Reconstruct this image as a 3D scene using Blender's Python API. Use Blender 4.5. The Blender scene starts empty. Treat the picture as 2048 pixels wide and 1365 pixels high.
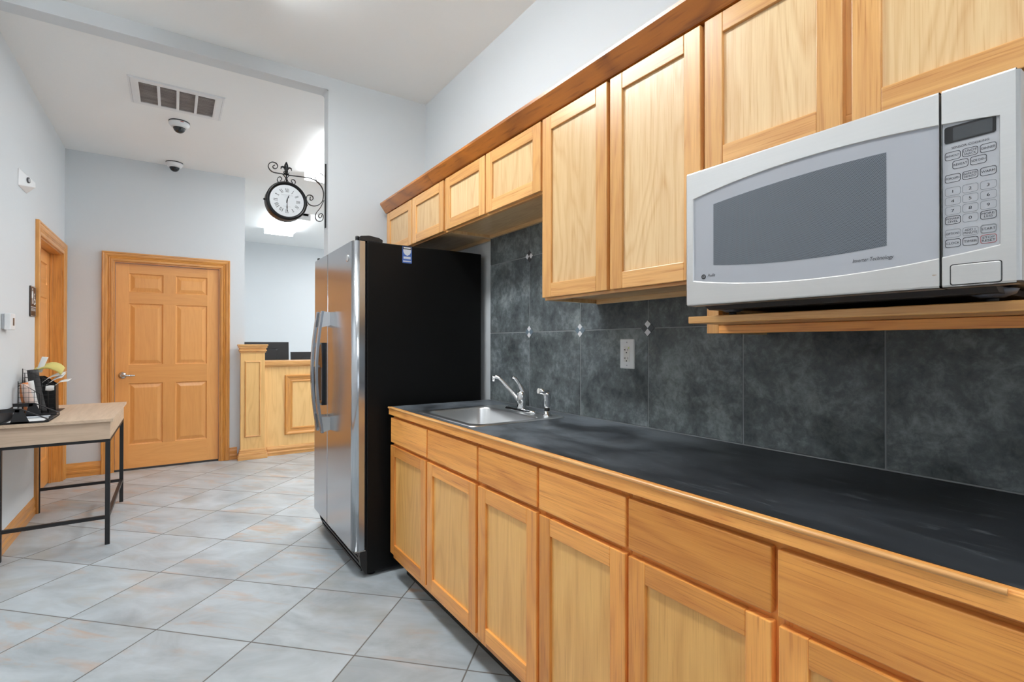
import bpy, bmesh, math, random
from mathutils import Vector, Matrix

random.seed(7)
sc = bpy.context.scene
col = sc.collection

# ------------------------------------------------------------------ camera
cam_data = bpy.data.cameras.new('camera')
cam = bpy.data.objects.new('camera', cam_data)
col.objects.link(cam)
sc.camera = cam
cam_data.sensor_fit = 'HORIZONTAL'
cam_data.sensor_width = 36.0
cam_data.lens = 1006.8144 / 2048 * 36.0
cam_data.clip_start = 0.02
_y, _p, _r = (math.radians(a) for a in (33.928, 0.3023, 0.0737))
_F = Vector((math.sin(_y) * math.cos(_p), math.cos(_y) * math.cos(_p), math.sin(_p)))
_R = Vector((math.cos(_y), -math.sin(_y), 0))
_U = _R.cross(_F)
_R2 = _R * math.cos(_r) + _U * math.sin(_r)
_U2 = _U * math.cos(_r) - _R * math.sin(_r)
_m = Matrix((_R2, _U2, -_F)).transposed().to_4x4()
_m.translation = (0, 0, 1.251)
cam.matrix_world = _m

# ------------------------------------------------------------------ world, exposure
world = bpy.data.worlds.new('world')
sc.world = world
world.use_nodes = True
world.node_tree.nodes['Background'].inputs[0].default_value = (0.8, 0.88, 1.0, 1)
world.node_tree.nodes['Background'].inputs[1].default_value = 0.6
sc.view_settings.view_transform = 'Standard'
sc.view_settings.look = 'None'
sc.view_settings.gamma = 1.0
sc.view_settings.use_curve_mapping = False
sc.view_settings.exposure = 0.0
KITCHEN_LAMP = 35.0      # emission of the kitchen fixture's diffuser near the sink
NEAR_FILL = 16.5         # unseen fixture added near the camera for fill, set dimmer
LOBBY_LAMP = 9.5
DEEP_LOBBY_FILL = 36.0  # unseen lobby fixtures, added to brighten the hall
WINDOW_FILL = 8.0      # power of the fill area lamp at the added rear window
sc.cycles.max_bounces = 10
sc.cycles.diffuse_bounces = 8

# ------------------------------------------------------------------ main dimensions
XL, XP, XT = -0.8403, 1.605, 1.576       # left wall, right painted wall, tile face
YB, YW = 6.18, 3.58                      # far wall with door, wing wall
ZK, ZL, ZH = 3.09, 3.058, 3.001          # kitchen ceiling, lobby ceiling, header soffit
XE = 0.88                                # free end of wing wall
XBE = 0.642                              # free end of far wall

fill_lamp = bpy.data.lights.new('rear_window_fill', 'AREA')  # area lamp added behind the camera as frontal fill
fill_lamp.shape = 'RECTANGLE'; fill_lamp.size = 1.5; fill_lamp.size_y = 1.25
fill_lamp.energy = WINDOW_FILL; fill_lamp.color = (0.86, 0.93, 1.0)
fill_obj = bpy.data.objects.new('rear_window_fill', fill_lamp)
col.objects.link(fill_obj)
fill_obj.location = (0.35, -2.74, 1.75)
fill_obj.rotation_euler = (math.radians(90), 0, 0)
fill_obj.rotation_euler = Vector((0, 1, 0)).to_track_quat('-Z', 'Z').to_euler()

# ------------------------------------------------------------------ material helpers
MATS = {}
def new_mat(name):
    m = bpy.data.materials.new(name); m.use_nodes = True
    nt = m.node_tree
    b = nt.nodes['Principled BSDF']
    MATS[name] = m
    return m, nt, b
def nd(nt, typ, **kw):
    n = nt.nodes.new(typ)
    for k, v in kw.items():
        if k.startswith('i_'):
            key = k[2:]
            key = int(key) if key.isdigit() else key.replace('_', ' ')
            n.inputs[key].default_value = v
        else: setattr(n, k, v)
    return n
def lk(nt, a, b): nt.links.new(a, b)
def c4(c): return (c[0], c[1], c[2], 1.0)
def srgb(r, g, b):
    f = lambda v: (v/255/12.92) if v/255 <= 0.04045 else ((v/255+0.055)/1.055)**2.4
    return (f(r), f(g), f(b))
def plain(name, c, rough=0.5, metal=0.0, spec=0.5, coat=0.0):
    m, nt, b = new_mat(name)
    b.inputs['Base Color'].default_value = c4(c)
    b.inputs['Roughness'].default_value = rough
    b.inputs['Metallic'].default_value = metal
    b.inputs['Specular IOR Level'].default_value = spec
    b.inputs['Coat Weight'].default_value = coat
    return m
def ramp(nt, stops, fac=None, interp='LINEAR'):
    r = nt.nodes.new('ShaderNodeValToRGB')
    r.color_ramp.interpolation = interp
    els = r.color_ramp.elements
    while len(els) < len(stops): els.new(0.5)
    for e, (p, c) in zip(els, stops):
        e.position = p; e.color = c4(c) if len(c) == 3 else c
    if fac is not None: lk(nt, fac, r.inputs[0])
    return r
def mixc(nt, a, b, fac, blend='MIX'):
    n = nt.nodes.new('ShaderNodeMix'); n.data_type = 'RGBA'; n.blend_type = blend
    for sock, v in ((n.inputs[0], fac), (n.inputs[6], a), (n.inputs[7], b)):
        if hasattr(v, 'is_output'): lk(nt, v, sock)
        elif isinstance(v, (int, float)): sock.default_value = v
        else: sock.default_value = c4(v)
    return n.outputs[2]
def math_n(nt, op, a, b=None, c=None):
    n = nt.nodes.new('ShaderNodeMath'); n.operation = op
    for i, v in enumerate((a, b, c)):
        if v is None: continue
        if hasattr(v, 'is_output'): lk(nt, v, n.inputs[i])
        else: n.inputs[i].default_value = v
    return n.outputs[0]
def noise(nt, vec, scale, detail=3, rough=0.5, dist=0.0):
    n = nd(nt, 'ShaderNodeTexNoise')
    n.inputs['Scale'].default_value = scale
    n.inputs['Detail'].default_value = detail
    n.inputs['Roughness'].default_value = rough
    n.inputs['Distortion'].default_value = dist
    if vec is not None: lk(nt, vec, n.inputs['Vector'])
    return n.outputs['Fac']
def bump(nt, b, h, strength, dist=0.002):
    n = nd(nt, 'ShaderNodeBump')
    n.inputs['Strength'].default_value = strength
    n.inputs['Distance'].default_value = dist
    lk(nt, h, n.inputs['Height']); lk(nt, n.outputs[0], b.inputs['Normal'])
def objco(nt): return nd(nt, 'ShaderNodeNewGeometry').outputs['Position']
def mapv(nt, vec, scale=(1, 1, 1), rot=(0, 0, 0), loc=(0, 0, 0)):
    n = nd(nt, 'ShaderNodeMapping')
    n.inputs['Scale'].default_value = scale; n.inputs['Rotation'].default_value = rot
    n.inputs['Location'].default_value = loc
    lk(nt, vec, n.inputs['Vector'])
    return n.outputs[0]

def wood(name, light, dark, rings=9.0, ringmix=0.55, streak=0.35, rough=0.33, wide=7.0, tonevar=0.18, coat=0.25):
    """board grain along U; every board has its own offset and tone"""
    m, nt, b = new_mat(name)
    uv = nd(nt, 'ShaderNodeUVMap', uv_map='UVMap').outputs[0]
    tn = nd(nt, 'ShaderNodeUVMap', uv_map='Tone').outputs[0]
    sx = nd(nt, 'ShaderNodeSeparateXYZ'); lk(nt, tn, sx.inputs[0])
    su = nd(nt, 'ShaderNodeSeparateXYZ'); lk(nt, uv, su.inputs[0])
    cb = nd(nt, 'ShaderNodeCombineXYZ')
    lk(nt, su.outputs[0], cb.inputs[0]); lk(nt, su.outputs[1], cb.inputs[1])
    lk(nt, math_n(nt, 'MULTIPLY', sx.outputs[1], 37.0), cb.inputs[2])
    v = cb.outputs[0]
    n1 = noise(nt, mapv(nt, v, (0.9, wide, 1)), 1.0, 2.5, 0.45, 0.3)
    fr = math_n(nt, 'FRACT', math_n(nt, 'MULTIPLY', n1, rings))
    rg = ramp(nt, [(0.0, (0.75,)*3), (0.35, (0.05,)*3), (0.8, (0.25,)*3), (1.0, (0.75,)*3)], fr).outputs[0]
    st = noise(nt, mapv(nt, v, (5, 210, 1)), 1.0, 3, 0.6)
    st2 = noise(nt, mapv(nt, v, (1.6, 30, 1)), 1.0, 3, 0.55)
    f = math_n(nt, 'ADD', math_n(nt, 'MULTIPLY', rg, ringmix),
               math_n(nt, 'MULTIPLY', math_n(nt, 'SUBTRACT', st, 0.4), streak))
    f = math_n(nt, 'ADD', f, math_n(nt, 'MULTIPLY', math_n(nt, 'SUBTRACT', st2, 0.42), 0.9 * streak + 0.12))
    po = ramp(nt, [(0.56, (0,)*3), (0.70, (1,)*3)], noise(nt, mapv(nt, v, (7, 330, 1)), 1.0, 2, 0.5)).outputs[0]
    f = math_n(nt, 'MULTIPLY_ADD', po, 0.7 * streak, f)
    f = math_n(nt, 'MINIMUM', math_n(nt, 'MAXIMUM', f, 0.0), 1.0)
    c = mixc(nt, light, dark, f)
    t = math_n(nt, 'ADD', math_n(nt, 'MULTIPLY', sx.outputs[0], 2 * tonevar), 1 - tonevar)
    tc = nd(nt, 'ShaderNodeCombineColor')
    lk(nt, math_n(nt, 'POWER', t, 0.75), tc.inputs[0]); lk(nt, t, tc.inputs[1]); lk(nt, math_n(nt, 'POWER', t, 1.5), tc.inputs[2])
    c = mixc(nt, c, tc.outputs[0], 1.0, 'MULTIPLY')
    lk(nt, c, b.inputs['Base Color'])
    b.inputs['Roughness'].default_value = rough
    b.inputs['Coat Weight'].default_value = coat
    b.inputs['Coat Roughness'].default_value = 0.22
    bump(nt, b, st, 0.06, 0.001)
    return m

# ------------------------------------------------------------------ materials
def paint(name, c, rough=0.6, sc_=55.0, st=0.10):
    m, nt, b = new_mat(name)
    p = objco(nt)
    n = noise(nt, p, sc_, 4, 0.6)
    n2 = noise(nt, p, 1.3, 2)
    cc = mixc(nt, tuple(x*0.975 for x in c), tuple(min(1, x*1.02) for x in c), n2)
    lk(nt, cc, b.inputs['Base Color'])
    b.inputs['Roughness'].default_value = rough
    bump(nt, b, n, st, 0.003)
    return m
WALL = paint('grey_wall_paint', (0.63, 0.655, 0.672), 0.55, 60, 0.12)
CEIL = paint('white_ceiling_paint', (0.85, 0.85, 0.84), 0.85, 45, 0.18)

FRAME = wood('oak_frame_upper', srgb(232, 178, 110), srgb(182, 112, 50), 8, 0.42, 0.55, 0.30, 9)
PLY = wood('pale_oak_panel', srgb(231, 198, 148), srgb(196, 142, 84), 13, 0.45, 0.50, 0.28, 6, 0.10)
BFRAME = wood('honey_oak_frame', srgb(248, 174, 88), srgb(186, 100, 40), 7, 0.40, 0.55, 0.32, 8, 0.25)
BPANEL = wood('honey_oak_panel', srgb(248, 194, 114), srgb(204, 136, 64), 9, 0.42, 0.42, 0.32, 6, 0.12)
CROWN = wood('amber_oak', srgb(196, 118, 42), srgb(104, 52, 15), 9, 0.6, 0.5, 0.30, 9, 0.14)
TRIM = wood('golden_oak_trim', srgb(224, 158, 80), srgb(162, 96, 38), 8, 0.40, 0.55, 0.30, 12, 0.12)
DOORW = wood('hemlock_door', srgb(230, 164, 92), srgb(202, 130, 62), 8, 0.22, 0.30, 0.36, 9, 0.11, 0.15)
DESKW = wood('pale_maple_panel', srgb(240, 194, 126), srgb(208, 154, 86), 9, 0.45, 0.30, 0.35, 6, 0.10)
TABLEW = wood('washed_oak_laminate', srgb(212, 188, 164), srgb(174, 148, 124), 7, 0.35, 0.40, 0.5, 10, 0.06, 0.0)
INNER = plain('dark_cabinet_gap', srgb(120, 62, 24), 0.6)
TOE = plain('toe_kick_black', (0.02, 0.018, 0.016), 0.6)

BLACK = plain('black_plastic', (0.012, 0.012, 0.013), 0.38)
BLACKM = plain('black_powder_coat', (0.012, 0.012, 0.014), 0.42, 0.0, 0.5)
IRON = plain('black_iron', (0.004, 0.004, 0.0045), 0.30, 0.0, 0.35)
CHROME = plain('chrome', (0.78, 0.79, 0.80), 0.10, 1.0)
NICKEL = plain('satin_nickel', (0.55, 0.54, 0.52), 0.24, 1.0)
WHITE = plain('white_plastic', (0.74, 0.745, 0.75), 0.4)
OFFW = plain('off_white_plastic', (0.70, 0.69, 0.66), 0.35)
DIAL = plain('clock_dial', (0.62, 0.645, 0.665), 0.5)
INK = plain('black_ink', (0.02, 0.02, 0.022), 0.6)
GINK = plain('grey_ink', (0.22, 0.23, 0.24), 0.6)
FINK = plain('faint_grey_ink', (0.36, 0.375, 0.39), 0.6)
RINK = plain('red_ink', (0.35, 0.06, 0.06), 0.6)
PAPER = plain('white_paper', (0.78, 0.78, 0.77), 0.8)
YPAPER = plain('yellow_paper', (0.62, 0.52, 0.16), 0.8)
OPAPER = plain('orange_paper', (0.75, 0.27, 0.10), 0.7)
BROWN = plain('dark_brown_plaque', (0.028, 0.015, 0.010), 0.35)
GLASSB = plain('dark_glass', (0.01, 0.012, 0.016), 0.06, 0.0, 0.6)
GREYP = plain('grey_plastic', (0.40, 0.41, 0.43), 0.42)
KEYPAD = plain('keypad_grey', (0.42, 0.43, 0.455), 0.42)
MWDOOR = plain('microwave_door_grey', (0.40, 0.412, 0.445), 0.34)
LCD = plain('lcd_grey', (0.06, 0.065, 0.07), 0.25)
TBROWN = plain('thermostat_display', (0.09, 0.065, 0.05), 0.3)
RUBBER = plain('black_rubber', (0.015, 0.016, 0.02), 0.5)
BLUEST = plain('sticker_blue', srgb(70, 105, 175), 0.4)
SILVST = plain('sticker_silver', (0.62, 0.66, 0.72), 0.35)
SHELL = plain('mother_of_pearl', (0.72, 0.72, 0.74), 0.25)
SMOKE = plain('smoky_blue_glass', (0.17, 0.22, 0.26), 0.2)
LIME = plain('indicator_green', (0.45, 0.6, 0.1), 0.4)
FOOTG = plain('slate_grey_foot', (0.12, 0.13, 0.155), 0.4)
STAIN = plain('brown_stain', (0.42, 0.33, 0.25), 0.6)
CHAR = plain('charcoal_body', (0.045, 0.042, 0.042), 0.45)

def emit(name, c, s):
    m, nt, b = new_mat(name)
    b.inputs['Base Color'].default_value = (0.8, 0.8, 0.8, 1)
    b.inputs['Emission Color'].default_value = c4(c)
    b.inputs['Emission Strength'].default_value = s
    return m
KLIGHT = emit('kitchen_lamp_diffuser', (0.93, 0.975, 1.0), KITCHEN_LAMP)
NLIGHT = emit('near_fill_diffuser', (0.93, 0.975, 1.0), NEAR_FILL)
DLIGHT = emit('deep_lobby_fill_diffuser', (0.95, 0.98, 1.0), DEEP_LOBBY_FILL)
LLIGHT = emit('lobby_lamp_diffuser', (0.90, 0.96, 1.0), LOBBY_LAMP)

def steel(name, c, rough, axis_scale):
    m, nt, b = new_mat(name)
    p = mapv(nt, objco(nt), axis_scale)
    n = noise(nt, p, 1.0, 3, 0.6)
    r = math_n(nt, 'MULTIPLY_ADD', n, 0.10, rough - 0.05)
    lk(nt, r, b.inputs['Roughness'])
    cc = mixc(nt, tuple(x*0.92 for x in c), c, n)
    lk(nt, cc, b.inputs['Base Color'])
    b.inputs['Metallic'].default_value = 1.0
    b.inputs['Anisotropic'].default_value = 0.5
    return m
STEEL = steel('brushed_fridge_steel', (0.60, 0.63, 0.67), 0.20, (400, 400, 3))
SINKST = plain('satin_sink_steel', (0.80, 0.805, 0.81), 0.30, 1.0)
MWST = steel('microwave_silver', (0.74, 0.735, 0.725), 0.36, (300, 4, 300))

def fridge_black():
    m, nt, b = new_mat('textured_black_fridge_side')
    n = noise(nt, objco(nt), 420, 2, 0.5)
    b.inputs['Base Color'].default_value = (0.004, 0.004, 0.004, 1)
    b.inputs['Roughness'].default_value = 0.42
    b.inputs['Specular IOR Level'].default_value = 0.22
    bump(nt, b, n, 0.35, 0.0006)
    return m
FBLACK = fridge_black()

def counter_mat():
    m, nt, b = new_mat('black_slate_laminate')
    p = objco(nt)
    n = noise(nt, mapv(nt, p, (3.2, 1.8, 1)), 1.0, 6, 0.62, 0.5)
    n2 = noise(nt, mapv(nt, p, (38, 9, 1), (0, 0, 0.5)), 1.0, 3, 0.6, 1.0)
    n3 = noise(nt, p, 70, 2)
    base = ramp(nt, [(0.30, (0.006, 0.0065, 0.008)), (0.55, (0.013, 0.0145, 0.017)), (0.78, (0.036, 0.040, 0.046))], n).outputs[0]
    # hazy scuffs; their brightening towards the sink is light painted into the colour
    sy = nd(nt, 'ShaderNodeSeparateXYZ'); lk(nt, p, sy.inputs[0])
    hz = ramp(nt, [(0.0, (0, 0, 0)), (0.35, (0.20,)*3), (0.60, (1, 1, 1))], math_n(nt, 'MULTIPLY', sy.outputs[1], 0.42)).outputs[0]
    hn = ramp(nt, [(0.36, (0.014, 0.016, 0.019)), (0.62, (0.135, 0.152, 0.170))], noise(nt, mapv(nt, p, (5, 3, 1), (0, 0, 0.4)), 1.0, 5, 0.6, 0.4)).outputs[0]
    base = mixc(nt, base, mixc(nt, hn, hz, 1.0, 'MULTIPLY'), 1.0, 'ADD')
    sc1 = ramp(nt, [(0.60, (0, 0, 0)), (0.80, (0.085, 0.092, 0.10))], n2).outputs[0]
    c = mixc(nt, base, sc1, 0.8, 'ADD')
    lk(nt, c, b.inputs['Base Color'])
    r = ramp(nt, [(0.2, (0.34,)*3), (0.8, (0.50,)*3)], n).outputs[0]
    lk(nt, r, b.inputs['Roughness'])
    b.inputs['Specular IOR Level'].default_value = 0.28
    bump(nt, b, n3, 0.05, 0.001)
    return m
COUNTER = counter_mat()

def floor_mat():
    m, nt, b = new_mat('slate_look_floor_tile')
    p = objco(nt)
    S = 0.4685
    rp = mapv(nt, p, (1, 1, 1), (0, 0, -math.pi/4))     # a=(x+y)/r2, b=(y-x)/r2
    sp = nd(nt, 'ShaderNodeSeparateXYZ'); lk(nt, rp, sp.inputs[0])
    ua = math_n(nt, 'DIVIDE', math_n(nt, 'SUBTRACT', sp.outputs[0], 1.8646), S)
    ub = math_n(nt, 'DIVIDE', math_n(nt, 'SUBTRACT', sp.outputs[1], 1.4758), S)
    def edge(u):
        f = math_n(nt, 'FRACT', u)
        return math_n(nt, 'MINIMUM', f, math_n(nt, 'SUBTRACT', 1.0, f))
    d = math_n(nt, 'MINIMUM', edge(ua), edge(ub))
    g = ramp(nt, [(0.0045, (1,)*3), (0.0085, (0,)*3)], d).outputs[0]
    cell = nd(nt, 'ShaderNodeCombineXYZ')
    lk(nt, math_n(nt, 'FLOOR', ua), cell.inputs[0]); lk(nt, math_n(nt, 'FLOOR', ub), cell.inputs[1])
    wn = nd(nt, 'ShaderNodeTexWhiteNoise'); wn.noise_dimensions = '3D'; lk(nt, cell.outputs[0], wn.inputs['Vector'])
    off = nd(nt, 'ShaderNodeVectorMath', operation='SCALE'); lk(nt, wn.outputs['Color'], off.inputs[0]); off.inputs['Scale'].default_value = 23.0
    add = nd(nt, 'ShaderNodeVectorMath', operation='ADD'); lk(nt, rp, add.inputs[0]); lk(nt, off.outputs[0], add.inputs[1])
    v = add.outputs[0]
    n1 = noise(nt, mapv(nt, v, (5.0, 2.2, 1)), 1.0, 5, 0.62, 0.6)
    n2 = noise(nt, mapv(nt, v, (9, 2.2, 1), (0, 0, 0.2)), 1.0, 5, 0.65, 0.8)
    n3 = noise(nt, v, 60, 3, 0.6)
    base = ramp(nt, [(0.28, srgb(148, 156, 161)), (0.48, srgb(173, 182, 187)), (0.72, srgb(195, 204, 210))], n1).outputs[0]
    # rusty drifts, stronger towards the left side of the room, as laid there
    sx = nd(nt, 'ShaderNodeSeparateXYZ'); lk(nt, p, sx.inputs[0])
    rustamt = ramp(nt, [(0.535, (0,)*3), (0.70, (0.70,)*3)], n2).outputs[0]
    tl = math_n(nt, 'MULTIPLY_ADD', wn.outputs['Value'], 0.8, 0.15)
    rust = math_n(nt, 'MULTIPLY', rustamt, tl)
    c = mixc(nt, base, srgb(196, 150, 108), rust)
    olive = ramp(nt, [(0.56, (0,)*3), (0.72, (0.4,)*3)], noise(nt, mapv(nt, v, (3, 3, 1), (0, 0, 0), (9, 4, 0)), 1.0, 3)).outputs[0]
    c = mixc(nt, c, srgb(158, 152, 136), olive)
    c = mixc(nt, c, srgb(108, 104, 100), g)
    lk(nt, c, b.inputs['Base Color'])
    r = math_n(nt, 'ADD', math_n(nt, 'MULTIPLY', g, 0.35), math_n(nt, 'MULTIPLY_ADD', n1, 0.2, 0.26))
    lk(nt, r, b.inputs['Roughness'])
    h = math_n(nt, 'SUBTRACT', math_n(nt, 'MULTIPLY', math_n(nt, 'ADD', n1, math_n(nt, 'MULTIPLY', n3, 0.3)), 0.3), g)
    bump(nt, b, h, 0.25, 0.004)
    return m
FLOOR = floor_mat()

def slate_mat():
    m, nt, b = new_mat('dark_slate_wall_tile')
    p = objco(nt)
    sp = nd(nt, 'ShaderNodeSeparateXYZ'); lk(nt, p, sp.inputs[0])
    S = 0.4045
    uy = math_n(nt, 'DIVIDE', math_n(nt, 'SUBTRACT', sp.outputs[1], 2.177), S)
    uz = math_n(nt, 'DIVIDE', math_n(nt, 'SUBTRACT', sp.outputs[2], 1.3135), S)
    cell = nd(nt, 'ShaderNodeCombineXYZ')
    lk(nt, math_n(nt, 'FLOOR', uy), cell.inputs[0]); lk(nt, math_n(nt, 'FLOOR', uz), cell.inputs[1])
    wn = nd(nt, 'ShaderNodeTexWhiteNoise'); lk(nt, cell.outputs[0], wn.inputs['Vector'])
    off = nd(nt, 'ShaderNodeVectorMath', operation='SCALE'); lk(nt, wn.outputs['Color'], off.inputs[0]); off.inputs['Scale'].default_value = 17.0
    add = nd(nt, 'ShaderNodeVectorMath', operation='ADD'); lk(nt, p, add.inputs[0]); lk(nt, off.outputs[0], add.inputs[1])
    v = add.outputs[0]
    n1 = noise(nt, v, 5.5, 6, 0.66, 0.35)
    n2 = noise(nt, v, 34, 4, 0.7, 0.4)
    f = math_n(nt, 'MULTIPLY_ADD', n2, 0.35, math_n(nt, 'MULTIPLY', n1, 0.65))
    c = ramp(nt, [(0.36, (0.050, 0.058, 0.064)), (0.50, (0.116, 0.131, 0.143)), (0.64, (0.25, 0.28, 0.298))], f).outputs[0]
    n4 = noise(nt, v, 2.0, 3)
    c = mixc(nt, c, mixc(nt, c, (0.98, 1.0, 0.90), 1.0, 'MULTIPLY'), n4)
    lk(nt, c, b.inputs['Base Color'])
    lk(nt, math_n(nt, 'MULTIPLY_ADD', f, 0.25, 0.36), b.inputs['Roughness'])
    b.inputs['Specular IOR Level'].default_value = 0.3
    bump(nt, b, f, 0.25, 0.006)
    return m
SLATE = slate_mat()
GROUT = plain('grey_grout', (0.26, 0.275, 0.28), 0.8)

def mesh_window():
    m, nt, b = new_mat('perforated_microwave_window')
    p = objco(nt)
    sp = nd(nt, 'ShaderNodeSeparateXYZ'); lk(nt, p, sp.inputs[0])
    S = 0.0026
    u = math_n(nt, 'DIVIDE', sp.outputs[1], S); w = math_n(nt, 'DIVIDE', sp.outputs[2], S * 0.866)
    row = math_n(nt, 'MULTIPLY', math_n(nt, 'MODULO', math_n(nt, 'FLOOR', w), 2.0), 0.5)
    fu = math_n(nt, 'SUBTRACT', math_n(nt, 'FRACT', math_n(nt, 'ADD', u, row)), 0.5)
    fw = math_n(nt, 'SUBTRACT', math_n(nt, 'FRACT', w), 0.5)
    r = math_n(nt, 'SQRT', math_n(nt, 'ADD', math_n(nt, 'MULTIPLY', fu, fu), math_n(nt, 'MULTIPLY', fw, fw)))
    g = ramp(nt, [(0.30, (0.034, 0.039, 0.046)), (0.38, (0.165, 0.186, 0.215))], r).outputs[0]
    lk(nt, g, b.inputs['Base Color'])
    b.inputs['Roughness'].default_value = 0.22
    return m
MWWIN = mesh_window()

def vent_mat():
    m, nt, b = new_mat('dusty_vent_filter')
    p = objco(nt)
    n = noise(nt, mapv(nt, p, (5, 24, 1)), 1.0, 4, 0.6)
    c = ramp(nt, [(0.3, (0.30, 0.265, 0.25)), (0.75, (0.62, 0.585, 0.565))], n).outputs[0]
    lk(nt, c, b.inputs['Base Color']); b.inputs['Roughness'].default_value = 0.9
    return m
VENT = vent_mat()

# ------------------------------------------------------------------ mesh builder
class MB:
    def __init__(s): s.v = []; s.f = []; s.uv = []; s.tn = []; s.sm = []; s.mi = []
    def face(s, pts, uv=None, tone=None, smooth=False, mi=0):
        i = len(s.v); s.v += [tuple(p) for p in pts]
        s.f.append(list(range(i, i + len(pts))))
        s.uv.append(uv or [(p[2], p[0] + p[1]) for p in pts])
        s.tn.append(tone or (0.5, 0.5)); s.sm.append(smooth); s.mi.append(mi)
    def faces(s, verts, faces, uvf=None, tone=None, smooth=False, mi=0):
        i = len(s.v); s.v += [tuple(p) for p in verts]
        for f in faces:
            s.f.append([i + k for k in f])
            s.uv.append([(uvf(verts[k]) if uvf else (verts[k][2], verts[k][0] + verts[k][1])) for k in f])
            s.tn.append(tone or (0.5, 0.5)); s.sm.append(smooth); s.mi.append(mi)
    def box(s, x0, x1, y0, y1, z0, z1, g='z', tone=None, mi=0):
        tone = tone or (random.random(), random.random())
        ou, ov = tone[1] * 7.3, tone[0] * 3.1
        k = 'xyz'.index(g); a, b_ = [i for i in range(3) if i != k]
        uvf = lambda p: (p[k] + ou, p[a] + p[b_] + ov)
        V = [(x0, y0, z0), (x1, y0, z0), (x1, y1, z0), (x0, y1, z0), (x0, y0, z1), (x1, y0, z1), (x1, y1, z1), (x0, y1, z1)]
        s.faces(V, [(0, 3, 2, 1), (4, 5, 6, 7), (0, 1, 5, 4), (1, 2, 6, 5), (2, 3, 7, 6), (3, 0, 4, 7)], uvf, tone, mi=mi)
        return s
    def prism(s, poly, axis, a0, a1, tone=None, smooth=False, g=None, mi=0):
        """poly in the two other axes (in xyz order), extruded along axis"""
        tone = tone or (random.random(), random.random())
        k = 'xyz'.index(axis); g = g or axis; gk = 'xyz'.index(g)
        a, b_ = [i for i in range(3) if i != gk]
        ou, ov = tone[1] * 7.3, tone[0] * 3.1
        uvf = lambda p: (p[gk] + ou, p[a] + p[b_] + ov)
        def mk(p, t):
            q = list(p); q.insert(k, t); return tuple(q)
        n = len(poly)
        V = [mk(p, a0) for p in poly] + [mk(p, a1) for p in poly]
        F = [tuple(range(n))[::-1], tuple(range(n, 2 * n))]
        S = [(i, (i + 1) % n, n + (i + 1) % n, n + i) for i in range(n)]
        s.faces(V, F, uvf, tone, False, mi); s.faces(V, S, uvf, tone, smooth, mi)
        return s
    def tube(s, path, r, n=10, closed=False, tone=None, caps=True, mi=0):
        P = [Vector(p) for p in path]; N = len(P)
        R = r if isinstance(r, (list, tuple)) else [r] * N
        V = []; up = None
        for i, p in enumerate(P):
            if closed: t = (P[(i + 1) % N] - P[i - 1])
            else: t = P[min(i + 1, N - 1)] - P[max(i - 1, 0)]
            t.normalize()
            if up is None:
                up = Vector((0, 0, 1)) if abs(t.z) < 0.9 else Vector((1, 0, 0))
            a = t.cross(up); a.normalize(); up = a.cross(t); up.normalize()
            for j in range(n):
                th = 2 * math.pi * j / n
                V.append(tuple(p + (a * math.cos(th) + up * math.sin(th)) * R[i]))
        F = []
        for i in range(N if closed else N - 1):
            k = (i + 1) % N
            for j in range(n):
                F.append((i*n + j, i*n + (j+1) % n, k*n + (j+1) % n, k*n + j))
        s.faces(V, F, None, tone, True, mi)
        if caps and not closed:
            s.faces(V[:n], [tuple(range(n))[::-1]], None, tone, False, mi)
            s.faces(V[-n:], [tuple(range(n))], None, tone, False, mi)
        return s
    def strap(s, path, w, t, wdir=(0, 1, 0)):
        """flat bar along path: width w along wdir, thickness t"""
        P = [Vector(p) for p in path]; wd = Vector(wdir); V = []; N = len(P)
        for i, p in enumerate(P):
            d = (P[min(i + 1, N - 1)] - P[max(i - 1, 0)]).normalized(); nn = d.cross(wd).normalized()
            for a, b_ in ((1, 1), (-1, 1), (-1, -1), (1, -1)):
                V.append(tuple(p + wd * (a * w / 2) + nn * (b_ * t / 2)))
        F = [(i*4 + j, i*4 + (j+1) % 4, i*4 + 4 + (j+1) % 4, i*4 + 4 + j) for i in range(N - 1) for j in range(4)]
        F += [(3, 2, 1, 0), tuple(range(4*N - 4, 4*N))]
        s.faces(V, F); return s
    def lathe(s, prof, c, axis='z', n=28, smooth=True, cap=True, mi=0, arc=None):
        k = 'xyz'.index(axis); V = []
        for r, h in prof:
            for j in range(n):
                th = 2 * math.pi * j / n
                q = [r * math.cos(th), r * math.sin(th)]; q.insert(k, h)
                V.append((c[0] + q[0], c[1] + q[1], c[2] + q[2]))
        F = [(i*n + j, i*n + (j+1) % n, (i+1)*n + (j+1) % n, (i+1)*n + j) for i in range(len(prof) - 1) for j in range(n)]
        s.faces(V, F, None, None, smooth, mi)
        if cap:
            s.faces(V[:n], [tuple(range(n))[::-1]], None, None, False, mi)
            s.faces(V[-n:], [tuple(range(n))], None, None, False, mi)
        return s
    def loops(s, loops, smooth=False, cap0=False, cap1=True, tone=None, mi=0):
        """skin a list of equal-length closed loops"""
        n = len(loops[0]); V = [p for l in loops for p in l]
        F = [(i*n + j, i*n + (j+1) % n, (i+1)*n + (j+1) % n, (i+1)*n + j) for i in range(len(loops) - 1) for j in range(n)]
        s.faces(V, F, None, tone, smooth, mi)
        if cap0: s.faces(loops[0], [tuple(range(n))[::-1]], None, tone, False, mi)
        if cap1: s.faces(loops[-1], [tuple(range(n))], None, tone, False, mi)
        return s
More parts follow.
